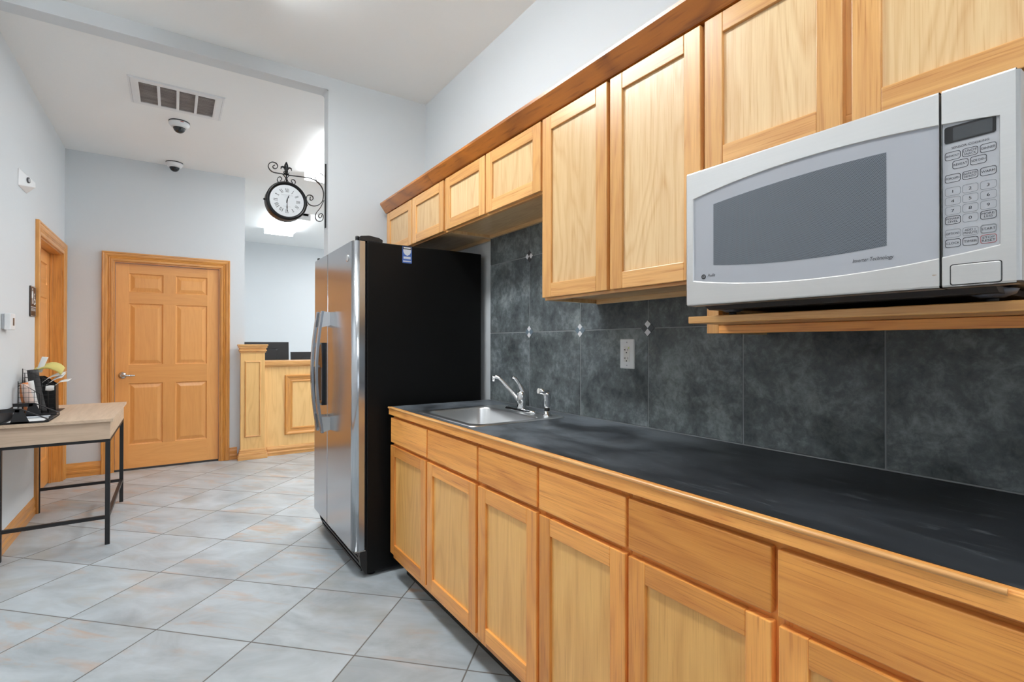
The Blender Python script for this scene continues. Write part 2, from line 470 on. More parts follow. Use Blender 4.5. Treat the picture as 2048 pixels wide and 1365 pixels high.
    def moulding(s, pl, rect, prof, sides='LTRB', floor=None):
        """mitred moulding round rect=(s0,s1,t0,t1) on plane pl; prof = [(w outward, d)]; grain along each side"""
        s0, s1, t0, t1 = rect
        def corners(w):
            b = t0 - w if 'B' in sides else t0
            return {'bl': (s0 - w, b), 'tl': (s0 - w, t1 + w), 'tr': (s1 + w, t1 + w), 'br': (s1 + w, b)}
        for side, (a, b_) in {'L': ('bl', 'tl'), 'T': ('tl', 'tr'), 'R': ('tr', 'br'), 'B': ('br', 'bl')}.items():
            if side not in sides: continue
            tone = (random.random(), random.random())
            for (w0, d0), (w1, d1) in zip(prof, prof[1:]):
                A0, B0 = corners(w0)[a], corners(w0)[b_]; A1, B1 = corners(w1)[a], corners(w1)[b_]
                pts = [pl(*A0, d0), pl(*B0, d0), pl(*B1, d1), pl(*A1, d1)]
                i = 1 if side in 'LR' else 0
                ww0, ww1 = w0 + d0 * 0.5, w1 + d1 * 0.5
                uv = [(A0[i] + tone[1]*7, ww0 + tone[0]*3), (B0[i] + tone[1]*7, ww0 + tone[0]*3), (B1[i] + tone[1]*7, ww1 + tone[0]*3), (A1[i] + tone[1]*7, ww1 + tone[0]*3)]
                s.face(pts, uv, tone)
            # cut ends where the moulding meets the floor
            if 'B' not in sides and side in 'LR':
                e = [pl(*corners(w)['bl' if side == 'L' else 'br'], d) for w, d in prof]
                s.face(e, None, tone)
        return s
    def build(s, name, mat, parent=None, bevel=0.0, seg=2, loc=None, subd=0, weld=None):
        if weld is None: weld = not bevel
        me = bpy.data.meshes.new(name)
        off = Vector(parent.matrix_basis.translation) if parent is not None else Vector((0, 0, 0))
        p = parent
        base = Vector((0, 0, 0))
        while p is not None:
            base += Vector(p.location); p = p.parent
        if loc is not None: base = Vector(loc) if parent is None else base
        me.from_pydata([tuple(Vector(v) - base) for v in s.v], [], s.f)
        u1 = me.uv_layers.new(name='UVMap'); u2 = me.uv_layers.new(name='Tone')
        li = 0
        for fi, f in enumerate(s.f):
            for k in range(len(f)):
                u1.data[li].uv = s.uv[fi][k]; u2.data[li].uv = s.tn[fi]; li += 1
        for i, poly in enumerate(me.polygons):
            poly.use_smooth = s.sm[i]; poly.material_index = s.mi[i]
        for mm in (mat if isinstance(mat, (list, tuple)) else [mat]): me.materials.append(mm)
        bm = bmesh.new(); bm.from_mesh(me)
        if weld: bmesh.ops.remove_doubles(bm, verts=bm.verts, dist=1e-5)
        bmesh.ops.recalc_face_normals(bm, faces=bm.faces)
        bm.to_mesh(me); bm.free()
        o = bpy.data.objects.new(name, me); col.objects.link(o)
        if parent is not None: o.parent = parent
        elif loc is not None: o.location = loc
        if bevel:
            md = o.modifiers.new('bevel', 'BEVEL'); md.width = bevel; md.segments = seg
            md.limit_method = 'ANGLE'; md.angle_limit = math.radians(38); md.use_clamp_overlap = True
        if subd:
            md = o.modifiers.new('subd', 'SUBSURF'); md.levels = subd; md.render_levels = subd
        return o

def tag(o, label=None, cat=None, group=None, kind=None):
    if label: o['label'] = label
    if cat: o['category'] = cat
    if group: o['group'] = group
    if kind: o['kind'] = kind
    return o
def thing(name, loc, label, cat, group=None, kind=None):
    o = bpy.data.objects.new(name, None); col.objects.link(o)
    o.location = loc; o.empty_display_size = 0.1
    return tag(o, label, cat, group, kind)

# planes: (s, t, depth towards the room)
def P_right(x): return lambda s, t, d=0.0: (x - d, s, t)        # faces -X, s = Y
def P_left(x): return lambda s, t, d=0.0: (x + d, s, t)         # faces +X, s = Y
def P_back(y): return lambda s, t, d=0.0: (s, y - d, t)         # faces -Y, s = X

def text_faces(mb, txt, size, put, align='CENTER', shear=0.0, bold=0.0, mi=0, sx=1.0, lh=0.95, fit=None):
    """flat letter shapes placed with put(u, v) -> xyz, u to the right as read"""
    cu = bpy.data.curves.new('t', 'FONT'); cu.body = txt; cu.size = 1.0
    cu.align_x = align; cu.align_y = 'CENTER'; cu.shear = shear; cu.offset = 0.0
    cu.resolution_u = 3; cu.space_line = lh
    ob = bpy.data.objects.new('t', cu); col.objects.link(ob)
    dg = bpy.context.evaluated_depsgraph_get()
    me = bpy.data.meshes.new_from_object(ob.evaluated_get(dg))
    for v in me.vertices: v.co *= size
    if fit:
        wd = max(v.co.x for v in me.vertices) - min(v.co.x for v in me.vertices)
        sx = min(1.25, fit / wd)
    ym = (max(v.co.y for v in me.vertices) + min(v.co.y for v in me.vertices)) / 2 if fit else 0.0
    V = [put(v.co.x * sx, v.co.y - ym) for v in me.vertices]
    mb.faces(V, [tuple(p.vertices) for p in me.polygons], mi=mi)
    bpy.data.objects.remove(ob); bpy.data.curves.remove(cu); bpy.data.meshes.remove(me)
    return mb
def rrect(s0, s1, t0, t1, r, n=5):
    out = []
    for cx, cy, a0 in ((s1 - r, t1 - r, 0), (s0 + r, t1 - r, 90), (s0 + r, t0 + r, 180), (s1 - r, t0 + r, 270)):
        for i in range(n + 1):
            a = math.radians(a0 + 90 * i / n); out.append((cx + r * math.cos(a), cy + r * math.sin(a)))
    return out
def smooth_path(pts, n=8):
    """Catmull-Rom through the points"""
    P = [Vector(p) for p in pts]; out = []
    for i in range(len(P) - 1):
        p0, p1, p2, p3 = P[max(i - 1, 0)], P[i], P[i + 1], P[min(i + 2, len(P) - 1)]
        for k in range(n):
            t = k / n
            out.append(0.5 * ((2*p1) + (p2 - p0)*t + (2*p0 - 5*p1 + 4*p2 - p3)*t*t + (3*p1 - p0 - 3*p2 + p3)*t**3))
    out.append(P[-1]); return out

# ================================================================== SETTING
S = lambda o: tag(o, kind='structure')
Y0, YE, X1 = -2.8, 10.0, 4.5
S(MB().box(XL - 0.4, X1, Y0 - 0.1, YE + 0.1, -0.1, 0.0).build('floor', FLOOR))
S(MB().box(XL - 0.15, XP + 0.15, Y0 - 0.1, YW, ZK, ZK + 0.1).build('ceiling', CEIL))
S(MB().box(XL - 0.15, X1, YW + 0.11, YE + 0.1, ZL, ZL + 0.132).build('ceiling_lobby', CEIL))
# left wall with the restroom door opening
DL0, DL1, DLZ = 5.09, 6.06, 2.065
m = MB().prism([(Y0, 0), (DL0, 0), (DL0, DLZ), (DL1, DLZ), (DL1, 0), (YB + 0.11, 0), (YB + 0.11, ZK), (Y0, ZK)], 'x', XL - 0.13, XL)
S(m.build('wall_left', WALL))
# far wall with the wooden door opening
DB0, DB1, DBZ = -0.487, 0.419, 2.052
m = MB().prism([(XL - 0.06, -0.05), (DB0, -0.05), (DB0, DBZ), (DB1, DBZ), (DB1, -0.05), (XBE, -0.05), (XBE, ZL + 0.06), (XL - 0.06, ZL + 0.06)], 'y', YB, YB + 0.11)
S(m.build('wall_far', WALL, bevel=0.012, seg=3))
# wing wall with dropped header
S(MB().prism([(XL, ZH), (XE, ZH), (XE, 0), (X1, 0), (X1, ZK + 0.1), (XL, ZK + 0.1)], 'y', YW, YW + 0.11).build('wall_wing', WALL, bevel=0.02, seg=4))
S(MB().box(XP, XP + 0.12, Y0, YW, 0, ZK).build('wall_right', WALL))
# rear wall with an opening for the added fill window
m = MB()
m.box(XL - 0.13, XP + 0.12, Y0 - 0.12, Y0, 0, 1.1); m.box(XL - 0.13, XP + 0.12, Y0 - 0.12, Y0, 2.4, ZK)
m.box(XL - 0.13, -0.4, Y0 - 0.12, Y0, 1.1, 2.4); m.box(1.1, XP + 0.12, Y0 - 0.12, Y0, 1.1, 2.4)
S(m.build('wall_rear', WALL))
S(MB().box(0.40, 0.52, YB + 0.11, YE, 0, ZL).build('wall_lobby_left', WALL))
S(MB().box(0.40, X1, YE, YE + 0.1, 0, ZL).build('wall_lobby_far', WALL))
S(MB().box(X1, X1 + 0.1, YW, YE + 0.1, 0, ZK).build('wall_lobby_right', WALL))

# slate backsplash: separate tile faces with grout joints and mosaic diamonds
def backsplash():
    root = thing('wall_tile', (XT, 1.2, 0.914), None, None, kind='structure')
    MB().box(XT + 0.002, XP - 0.001, 0.06, 2.575, 0.90, 2.17).build('grout_bed', GROUT, root)
    m = MB()
    ys = [2.575, 2.177, 1.7725, 1.368, 0.9635, 0.559, 0.1545, 0.06]; zs = [0.9155, 1.3135, 1.718, 2.17]
    g = 0.0022
    for a, b_ in zip(ys, ys[1:]):
        for c, d in zip(zs, zs[1:]):
            m.box(XT, XT + 0.003, b_ + g, a - (g if a < 2.5 else 0), c + g, d - g)
    m.build('tile_face', SLATE, root, bevel=0.0012, seg=1)
    for (y, z), kind in {(2.177, 1.3135): 0, (1.7725, 1.3135): 0, (1.368, 1.3135): 1, (2.177, 1.718): 2}.items():
        w, h = 0.034, 0.033
        def dia(mm, cy, cz, s_, x):
            mm.prism([(cy - w*s_, cz), (cy, cz + h*s_), (cy + w*s_, cz), (cy, cz - h*s_)], 'x', x, XT + 0.001)
        back = MB(); dia(back, y, z, 1.0, XT - 0.0012)
        bo = back.build('diamond_inlay', SMOKE if kind == 0 else GLASSB if kind == 1 else CHAR, root)
        e = 0.455
        tops = [(0, h*0.5), (0, -h*0.5)] if kind != 2 else [(w*0.5, 0), (-w*0.5, 0)]
        for dy, dz in tops:
            mm = MB(); dia(mm, y + dy, z + dz, e, XT - 0.0026); mm.build('pearl_chip', SHELL, bo)
backsplash()

# baseboards
BASEP = [(0, 0), (0.016, 0), (0.016, 0.030), (0.019, 0.036), (0.019, 0.050), (0.013, 0.058), (0.013, 0.075), (0.016, 0.082), (0.016, 0.098), (0.010, 0.112), (0.006, 0.128), (0, 0.130)]
S(MB().prism([(XL + d*0.62, z) for d, z in BASEP], 'y', Y0, 4.985).build('baseboard_left', TRIM))
S(MB().prism([(YB - d, z) for d, z in BASEP], 'x', XL + 0.02, -0.5705).build('baseboard_far', TRIM))
S(MB().prism([(YB - d, z) for d, z in BASEP], 'x', 0.498, 0.575).build('trim_1', TRIM))

CASING = [(0.0, 0.0), (0.0, 0.013), (0.006, 0.016), (0.020, 0.016), (0.026, 0.011), (0.033, 0.016), (0.040, 0.011), (0.046, 0.017), (0.058, 0.021), (0.068, 0.021), (0.074, 0.025), (0.083, 0.025), (0.087, 0.020), (0.087, 0.0)]
def raised_panel(pl, s0, s1, t0, t1, parent, mat, d0=0.0):
    m = MB(); tone = (0.35 + 0.4*random.random(), random.random())
    steps = [(0.0, d0), (0.004, d0 - 0.009), (0.010, d0 - 0.011), (0.016, d0 - 0.010), (0.042, d0 - 0.002), (0.046, d0 - 0.001)]
    L = []
    for ins, d in steps:
        L.append([pl(s0 + ins, t0 + ins, d), pl(s1 - ins, t0 + ins, d), pl(s1 - ins, t1 - ins, d), pl(s0 + ins, t1 - ins, d)])
    m.loops(L, tone=tone)
    return m.build('panel', mat, parent)
def six_panel_leaf(pl, s0, s1, z0, z1, thick, root):
    w = s1 - s0; st = 0.105; mull = 0.105
    a0, a1 = s0 + st, (s0 + s1)/2 - mull/2
    b0, b1 = (s0 + s1)/2 + mull/2, s1 - st
    rows = [(0.247, 0.855), (1.037, 1.643), (1.757, 1.940)]
    m = MB()
    def slab(sa, sb, ta, tb, g):
        p, q = pl(sa, ta, 0), pl(sb, tb, -thick)
        m.box(min(p[0], q[0]), max(p[0], q[0]), min(p[1], q[1]), max(p[1], q[1]), min(p[2], q[2]), max(p[2], q[2]), g)
    hg = 'x' if pl(1, 0, 0)[0] != pl(0, 0, 0)[0] else 'y'
    slab(s0, a0, z0, z1, 'z'); slab(b1, s1, z0, z1, 'z')
    zz = [z0] + [v for r in rows for v in r] + [z1]
    for i in range(0, len(zz), 2): slab(a0, b1, zz[i], zz[i+1], hg)
    for r in rows: slab(a1, b0, r[0], r[1], 'z')
    # backing behind the panels
    for r in rows:
        for (u0, u1) in ((a0, a1), (b0, b1)):
            p, q = pl(u0, r[0], -0.013), pl(u1, r[1], -thick + 0.004)
            m.box(min(p[0], q[0]), max(p[0], q[0]), min(p[1], q[1]), max(p[1], q[1]), p[2], q[2])
    leaf = m.build('door_leaf', DOORW, root)
    for r in rows:
        raised_panel(pl, a0, a1, r[0], r[1], leaf, DOORW); raised_panel(pl, b0, b1, r[0], r[1], leaf, DOORW)
    return leaf

def door_far():
    root = thing('door_1', (-0.034, YB, 0), 'six-panel wooden door with oak casing in the far grey wall', 'door', kind='structure')
    pl = P_back(YB)
    m = MB().moulding(pl, (DB0 + 0.004, DB1 - 0.004, 0.0, DBZ - 0.004), CASING, 'LTR'); m.build('casing', TRIM, root)
    m = MB()
    m.box(DB0, DB0 + 0.016, YB + 0.0, YB + 0.11, 0, DBZ); m.box(DB1 - 0.016, DB1, YB + 0.0, YB + 0.11, 0, DBZ)
    m.box(DB0 + 0.016, DB1 - 0.016, YB, YB + 0.11, DBZ - 0.016, DBZ, 'x')
    m.build('jamb', TRIM, root)
    leaf = six_panel_leaf(P_back(YB + 0.028), DB0 + 0.019, DB1 - 0.019, 0.018, DBZ - 0.020, 0.042, root)
    h = MB().lathe([(0.0335, 0.0), (0.0335, 0.004), (0.030, 0.010), (0.018, 0.016), (0.014, 0.020), (0.014, 0.048)], (0, 0, 0), 'y', 24)
    h.v = [(-0.412 + x, YB + 0.028 - y, 0.935 + z) for x, y, z in h.v]
    hd = h.build('handle', NICKEL, root); tag(hd, 'satin nickel lever handle')
    lv = MB().tube(smooth_path([(-0.414, YB - 0.014, 0.935), (-0.38, YB - 0.020, 0.935), (-0.34, YB - 0.018, 0.934), (-0.312, YB - 0.010, 0.933)], 5), [0.011]*6 + [0.009]*5 + [0.007]*5, 10)
    lv.build('lever', NICKEL, hd)
    MB().box(DB0 + 0.018, DB1 - 0.018, YB + 0.02, YB + 0.09, 0.0, 0.012, 'x').build('threshold', CHAR, root)
door_far()

def door_left():
    root = thing('door_2', (XL, 5.575, 0), 'wooden restroom door in an oak casing on the left wall', 'door', kind='structure')
    MB().moulding(P_left(XL), (DL0 + 0.004, DL1 - 0.004, 0, DLZ - 0.004), [(w*1.13, d) for w, d in CASING], 'LTR').build('casing', TRIM, root)
    m = MB()
    m.box(XL - 0.13, XL, DL0, DL0 + 0.016, 0, DLZ); m.box(XL - 0.13, XL, DL1 - 0.016, DL1, 0, DLZ)
    m.box(XL - 0.13, XL, DL0 + 0.016, DL1 - 0.016, DLZ - 0.016, DLZ, 'y')
    m.box(XL - 0.078, XL - 0.060, DL0 + 0.016, DL0 + 0.028, 0, DLZ - 0.016); m.box(XL - 0.078, XL - 0.060, DL1 - 0.028, DL1 - 0.016, 0, DLZ - 0.016)
    m.build('jamb', TRIM, root)
    six_panel_leaf(P_left(XL - 0.080), DL0 + 0.018, DL1 - 0.018, 0.012, DLZ - 0.019, 0.042, root)
door_left()

# unseen rear window, added behind the camera to let in fill light
def rear_fill_window():
    root = thing('fill_window_1', (0.35, Y0, 1.1), 'unseen rear window added for fill light', 'window', kind='structure')
    m = MB().moulding(lambda s_, t, d=0: (s_, Y0 + d, t), (-0.4, 1.1, 1.1, 2.4), [(0, 0), (0, 0.016), (0.08, 0.02), (0.08, 0)], 'LTRB')
    m.build('window_frame', TRIM, root)
    g, nt, b = new_mat('window_glass'); b.inputs['Transmission Weight'].default_value = 1.0; b.inputs['Roughness'].default_value = 0.0; b.inputs['IOR'].default_value = 1.05
    MB().box(-0.4, 1.1, Y0 - 0.07, Y0 - 0.064, 1.1, 2.4).build('pane', g, root)
rear_fill_window()

# ================================================================== CABINETS
def shaker_door(name, root, x, y0, y1, z0, z1, fm, pm, rail=0.057, th=0.019, rec=0.009):
    m = MB()
    m.box(x, x + th, y0, y0 + rail, z0, z1, 'z'); m.box(x, x + th, y1 - rail, y1, z0, z1, 'z')
    m.box(x, x + th, y0 + rail, y1 - rail, z0, z0 + rail, 'y'); m.box(x, x + th, y0 + rail, y1 - rail, z1 - rail, z1, 'y')
    d = m.build(name, fm, root, bevel=0.0022, seg=2)
    p = MB(); p.box(x + rec, x + th - 0.002, y0 + rail - 0.001, y1 - rail + 0.001, z0 + rail - 0.001, z1 - rail + 0.001, 'z')
    p.build('door_panel', pm, d)
    return d
XU, XD = 1.2645, 0.9615

def wall_cab(label, y0, y1, z0, z1, doors, dz0, depth_back=XT - 0.001, niche=None):
    root = thing('wall_cabinet', (XU, (y0 + y1)/2, z0), label, 'cabinet', 'wall cabinets above the counter')
    xb, xf = depth_back, XU + 0.039
    bot = z0 if niche is None else niche['z0']
    shelf_z = (z0 + 0.016)
    m = MB(); t = 0.0165
    m.box(xf, xb, y0, y0 + t, bot, z1, 'z'); m.box(xf, xb, y1 - t, y1, bot, z1, 'z')
    m.box(xf, xb, y0 + t, y1 - t, shelf_z, shelf_z + 0.014, 'y'); m.box(xf, xb, y0 + t, y1 - t, z1 - 0.016, z1, 'y')
    m.box(xb - 0.006, xb, y0 + t, y1 - t, shelf_z + 0.014, z1 - 0.016, 'z')
    m.box(xb - 0.018, xb, y0 + t, y1 - t, z0 - 0.004, shelf_z, 'y')
    m.build('carcass', PLY, root, bevel=0.001, seg=1)
    m = MB(); st = 0.038; xa = XU + 0.020
    m.box(xa, xf, y0, y0 + st, bot, z1, 'z'); m.box(xa, xf, y1 - st, y1, bot, z1, 'z')
    m.box(xa, xf, y0 + st, y1 - st, z1 - 0.04, z1, 'y'); m.box(xa, xf, y0 + st, y1 - st, z0, z0 + 0.038, 'y')
    mid = (y0 + y1)/2
    m.box(xa, xf, mid - 0.02, mid + 0.02, z0 + 0.038, z1 - 0.04, 'z')
    m.build('face_frame', FRAME, root, bevel=0.001, seg=1)
    for a, b_ in doors: shaker_door('door', root, XU, a, b_, dz0, 2.178, FRAME, PLY)
    return root
g1 = 0.0006
wall_cab('short oak wall cabinet over the refrigerator, beside the wing wall', 2.575 + g1, 3.492, 1.880, 2.182, [(3.040, 3.487), (2.582, 3.026)], 1.888, XP - 0.002)
wall_cab('short oak wall cabinet above the sink, between refrigerator and tall doors', 1.663 + g1, 2.575 - g1, 1.880, 2.182, [(2.124, 2.557), (1.670, 2.112)], 1.888)
wall_cab('tall oak wall cabinet above the outlet, left of the microwave', 0.897 + g1, 1.663 - g1, 1.430, 2.182, [(1.283, 1.657), (0.904, 1.268)], 1.440)
mc = wall_cab('oak wall cabinet with open shelf holding the microwave', 0.135, 0.897 - g1, 1.740, 2.182, [(0.530, 0.890), (0.150, 0.512)], 1.748, niche={'z0': 1.281})
m = MB(); m.box(XU + 0.020, XU + 0.039, 0.173, 0.897 - g1 - 0.038, 1.281, 1.3035, 'y'); m.build('lower_rail', BFRAME, mc, bevel=0.001, seg=1)
m = MB(); m.box(1.13, XT - 0.020, 0.176, 0.845, 1.3045, 1.3225, 'y'); m.build('shelf', FRAME, mc, bevel=0.0015, seg=1)

def crown(y0, y1, label, end, tone):
    root = thing('crown_moulding', (1.24, (y0 + y1)/2, 2.18), label, 'moulding', 'crown moulding along the cabinet tops')
    prof = [(1.302, 2.1835), (1.262, 2.1835), (1.258, 2.187), (1.222, 2.236), (1.219, 2.240), (1.219, 2.252), (1.302, 2.252)]
    m = MB(); m.prism(prof, 'y', y0, y1, tone); m.build('moulding', CROWN, root)
    if end:
        m = MB(); m.prism([(y1 + 0.002, 2.1835), (y1 + 0.006, 2.187), (y1 + 0.036, 2.236), (y1 + 0.038, 2.240), (y1 + 0.038, 2.252), (y1 + 0.002, 2.252)], 'x', 1.262, XP - 0.003)
        m.build('return', CROWN, root)
crown(0.135, 2.702, 'long amber crown moulding above the wall cabinets', False, (0.35, 0.62))
crown(2.7035, 3.500, 'short end piece of crown moulding above the refrigerator', True, (0.85, 0.2))

def base_cab(label, y0, y1, doors, drawers):
    root = thing('base_cabinet', (XD, (y0 + y1)/2, 0), label, 'cabinet', 'base cabinets under the counter')
    xf = XD + 0.039; t = 0.0165; xb = XT - 0.004
    m = MB()
    m.box(xf, xb, y0, y0 + t, 0.105, 0.872, 'z'); m.box(xf, xb, y1 - t, y1, 0.105, 0.872, 'z')
    m.box(xf, xb, y0 + t, y1 - t, 0.115, 0.131, 'y'); m.box(xb - 0.006, xb, y0 + t, y1 - t, 0.131, 0.872, 'z')
    m.build('carcass', BPANEL, root)
    m = MB(); xa = XD + 0.020; st = 0.036
    m.box(xa, xf, y0, y0 + st, 0.105, 0.872, 'z'); m.box(xa, xf, y1 - st, y1, 0.105, 0.872, 'z')
    mid = (y0 + y1)/2
    m.box(xa, xf, mid - 0.02, mid + 0.02, 0.143, 0.83, 'z')
    m.box(xa, xf, y0 + st, y1 - st, 0.83, 0.872, 'y'); m.box(xa, xf, y0 + st, y1 - st, 0.105, 0.143, 'y')
    m.box(xa, xf, y0 + st, mid - 0.02, 0.700, 0.738, 'y'); m.box(xa, xf, mid + 0.02, y1 - st, 0.700, 0.738, 'y')
    m.build('face_frame', BFRAME, root, bevel=0.001, seg=1)
    MB().box(XD + 0.095, XD + 0.110, y0, y1, 0.0, 0.104, 'y').build('toe_kick', TOE, root)
    for a, b_ in doors: shaker_door('door', root, XD, a, b_, 0.141, 0.712, BFRAME, BPANEL, rail=0.054)
    for a, b_ in drawers:
        MB().box(XD, XD + 0.019, a, b_, 0.728, 0.858, 'y').build('drawer_front', BFRAME, root, bevel=0.003, seg=2)
base_cab('oak base cabinet below the sink, next to the refrigerator', 1.667, 2.592, [(2.141, 2.587), (1.680, 2.122)], [(2.133, 2.583), (1.671, 2.119)])
base_cab('middle oak base cabinet below the outlet, between two others', 0.904 + g1, 1.667 - g1, [(1.291, 1.660), (0.911, 1.275)], [(1.289, 1.659), (0.909, 1.277)])
base_cab('nearest oak base cabinet, below the microwave', 0.135, 0.904 - g1, [(0.530, 0.899), (0.149, 0.516)], [(0.530, 0.899), (0.149, 0.518)])

# sink cut-out limits
SX0, SX1, SY0, SY1 = 0.995, 1.490, 1.765, 2.325
def countertop():
    root = thing('countertop', (1.26, 1.35, 0.8735), 'long black laminate countertop with oak front edge', 'countertop')
    m = MB(); z0, z1 = 0.8735, 0.914
    hx0, hx1, hy0, hy1 = SX0 + 0.02, SX1 - 0.02, SY0 + 0.02, SY1 - 0.02
    xa, xb, ya, yb = 0.972, XT - 0.0005, 0.10, 2.597
    m.box(xa, hx0, ya, yb, z0, z1); m.box(hx1, xb, ya, yb, z0, z1)
    m.box(hx0, hx1, ya, hy0, z0, z1); m.box(hx0, hx1, hy1, yb, z0, z1)
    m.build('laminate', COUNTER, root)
    m = MB(); m.prism([(0.9555, 0.8735), (0.9715, 0.8735), (0.9715, 0.9135), (0.9590, 0.9135), (0.9555, 0.908)], 'y', 0.10, 2.597)
    e = m.build('wood_edge', BFRAME, root, bevel=0.0015, seg=2)
    tag(e, 'oak front edge strip')
    pr_ = [(0.9555 + 0.006*math.cos(a) - 0.0, 0.9095 + 0.0055*math.sin(a)) for a in [math.radians(90 + 20*i) for i in range(10)]]
    m = MB(); m.prism(pr_, 'y', 0.195, 2.597); m.build('bead', FRAME, root)
countertop()

def sink():
    root = thing('sink', (1.24, 2.045, 0.914), 'stainless steel drop-in sink set in the black countertop', 'sink')
    def L(x0, x1, y0, y1, r, z): return [(a, b_, z) for a, b_ in rrect(x0, x1, y0, y1, r, 6)]
    bx0, bx1, by0, by1 = 1.032, 1.372, 1.803, 2.287
    loops = [L(SX0, SX1, SY0, SY1, 0.03, 0.9146), L(SX0 + 0.003, SX1 - 0.003, SY0 + 0.003, SY1 - 0.003, 0.03, 0.9185), L(SX0 + 0.010, SX1 - 0.010, SY0 + 0.010, SY1 - 0.010, 0.028, 0.9195),
             L(SX0 + 0.016, SX1 - 0.016, SY0 + 0.016, SY1 - 0.016, 0.026, 0.9180),
             L(bx0 - 0.010, bx1 + 0.010, by0 - 0.010, by1 + 0.010, 0.065, 0.9180), L(bx0 - 0.004, bx1 + 0.004, by0 - 0.004, by1 + 0.004, 0.06, 0.9165), L(bx0, bx1, by0, by1, 0.055, 0.910),
             L(bx0 + 0.006, bx1 - 0.006, by0 + 0.006, by1 - 0.006, 0.055, 0.78), L(bx0 + 0.016, bx1 - 0.016, by0 + 0.016, by1 - 0.016, 0.05, 0.757), L(bx0 + 0.045, bx1 - 0.045, by0 + 0.045, by1 - 0.045, 0.04, 0.748), L(1.16, 1.24, 2.005, 2.085, 0.039, 0.744)]
    MB().loops(loops, smooth=True).build('basin', SINKST, root)
    MB().lathe([(0.040, 0.0), (0.040, 0.003), (0.030, 0.004), (0.028, 0.001)], (1.20, 2.045, 0.7445), n=24).build('drain', CHROME, root)
sink()

def faucet():
    cx, cy, z = 1.437, 2.050, 0.9187
    root = thing('faucet', (cx, cy, z), 'chrome kitchen faucet with lever on the sink deck', 'faucet')
    m = MB(); sh = [rrect(cx - 0.028 + i, cx + 0.028 - i, cy - 0.125 + i, cy + 0.125 - i, 0.027 - i, 6) for i in (0, 0.0, 0.006, 0.016)]
    zs = [z, z + 0.006, z + 0.011, z + 0.014]
    m.loops([[(a, b_, zz) for a, b_ in l] for l, zz in zip(sh, zs)], smooth=True); m.build('base_plate', CHROME, root)
    m = MB().lathe([(0.026, 0.012), (0.023, 0.022), (0.020, 0.032), (0.022, 0.044), (0.0225, 0.075), (0.019, 0.092), (0.010, 0.099)], (cx, cy, z), n=24); m.build('body', CHROME, root)
    p = smooth_path([(cx - 0.004, cy + 0.010, z + 0.040), (cx - 0.018, cy + 0.035, z + 0.075), (cx - 0.038, cy + 0.075, z + 0.118), (cx - 0.056, cy + 0.112, z + 0.152), (cx - 0.066, cy + 0.132, z + 0.162), (cx - 0.072, cy + 0.146, z + 0.158)], 5)
    s_ = MB().tube(p, [0.0125 - 0.0035*i/25 for i in range(26)], 12).build('spout', CHROME, root)
    MB().tube([(cx - 0.0715, cy + 0.143, z + 0.166), (cx - 0.073, cy + 0.147, z + 0.140)], [0.0115, 0.0115], 14).build('aerator', CHROME, s_)
    p = smooth_path([(cx + 0.006, cy - 0.006, z + 0.060), (cx + 0.004, cy - 0.004, z + 0.095), (cx - 0.010, cy + 0.004, z + 0.130), (cx - 0.028, cy + 0.012, z + 0.158), (cx - 0.042, cy + 0.018, z + 0.168)], 5)
    MB().tube(p, [0.016, 0.0165, 0.017, 0.0165, 0.016, 0.0155, 0.0145, 0.013, 0.012, 0.011] + [0.0095]*6 + [0.0075]*5, 12).build('lever', CHROME, root)
faucet()
def sprayer():
    cx, cy, z = 1.423, 1.827, 0.9187
    root = thing('sink_sprayer', (cx, cy, z), 'chrome side sprayer standing right of the faucet', 'sprayer')
    MB().lathe([(0.024, 0), (0.023, 0.006), (0.015, 0.012), (0.013, 0.024)], (cx, cy, z), n=20).build('base', CHROME, root)
    MB().lathe([(0.0125, 0.0245), (0.0125, 0.040)], (cx, cy, z), n=16).build('collar', BLACK, root)
    MB().tube(smooth_path([(cx, cy, z + 0.040), (cx + 0.002, cy, z + 0.065), (cx + 0.002, cy, z + 0.092), (cx - 0.004, cy + 0.002, z + 0.108)], 4), [0.0135, 0.014, 0.0145, 0.015, 0.016, 0.0165, 0.017, 0.0175, 0.018, 0.018, 0.018, 0.017, 0.015], 12).build('grip', CHROME, root)
    MB().tube([(cx + 0.006, cy, z + 0.104), (cx - 0.018, cy + 0.006, z + 0.113), (cx - 0.036, cy + 0.010, z + 0.116)], [0.014, 0.014, 0.0135], 14).build('spray_head', CHROME, root)
    MB().tube([(cx - 0.0362, cy + 0.010, z + 0.116), (cx - 0.043, cy + 0.0115, z + 0.117)], 0.012, 14).build('nozzle', OFFW, root)
sprayer()

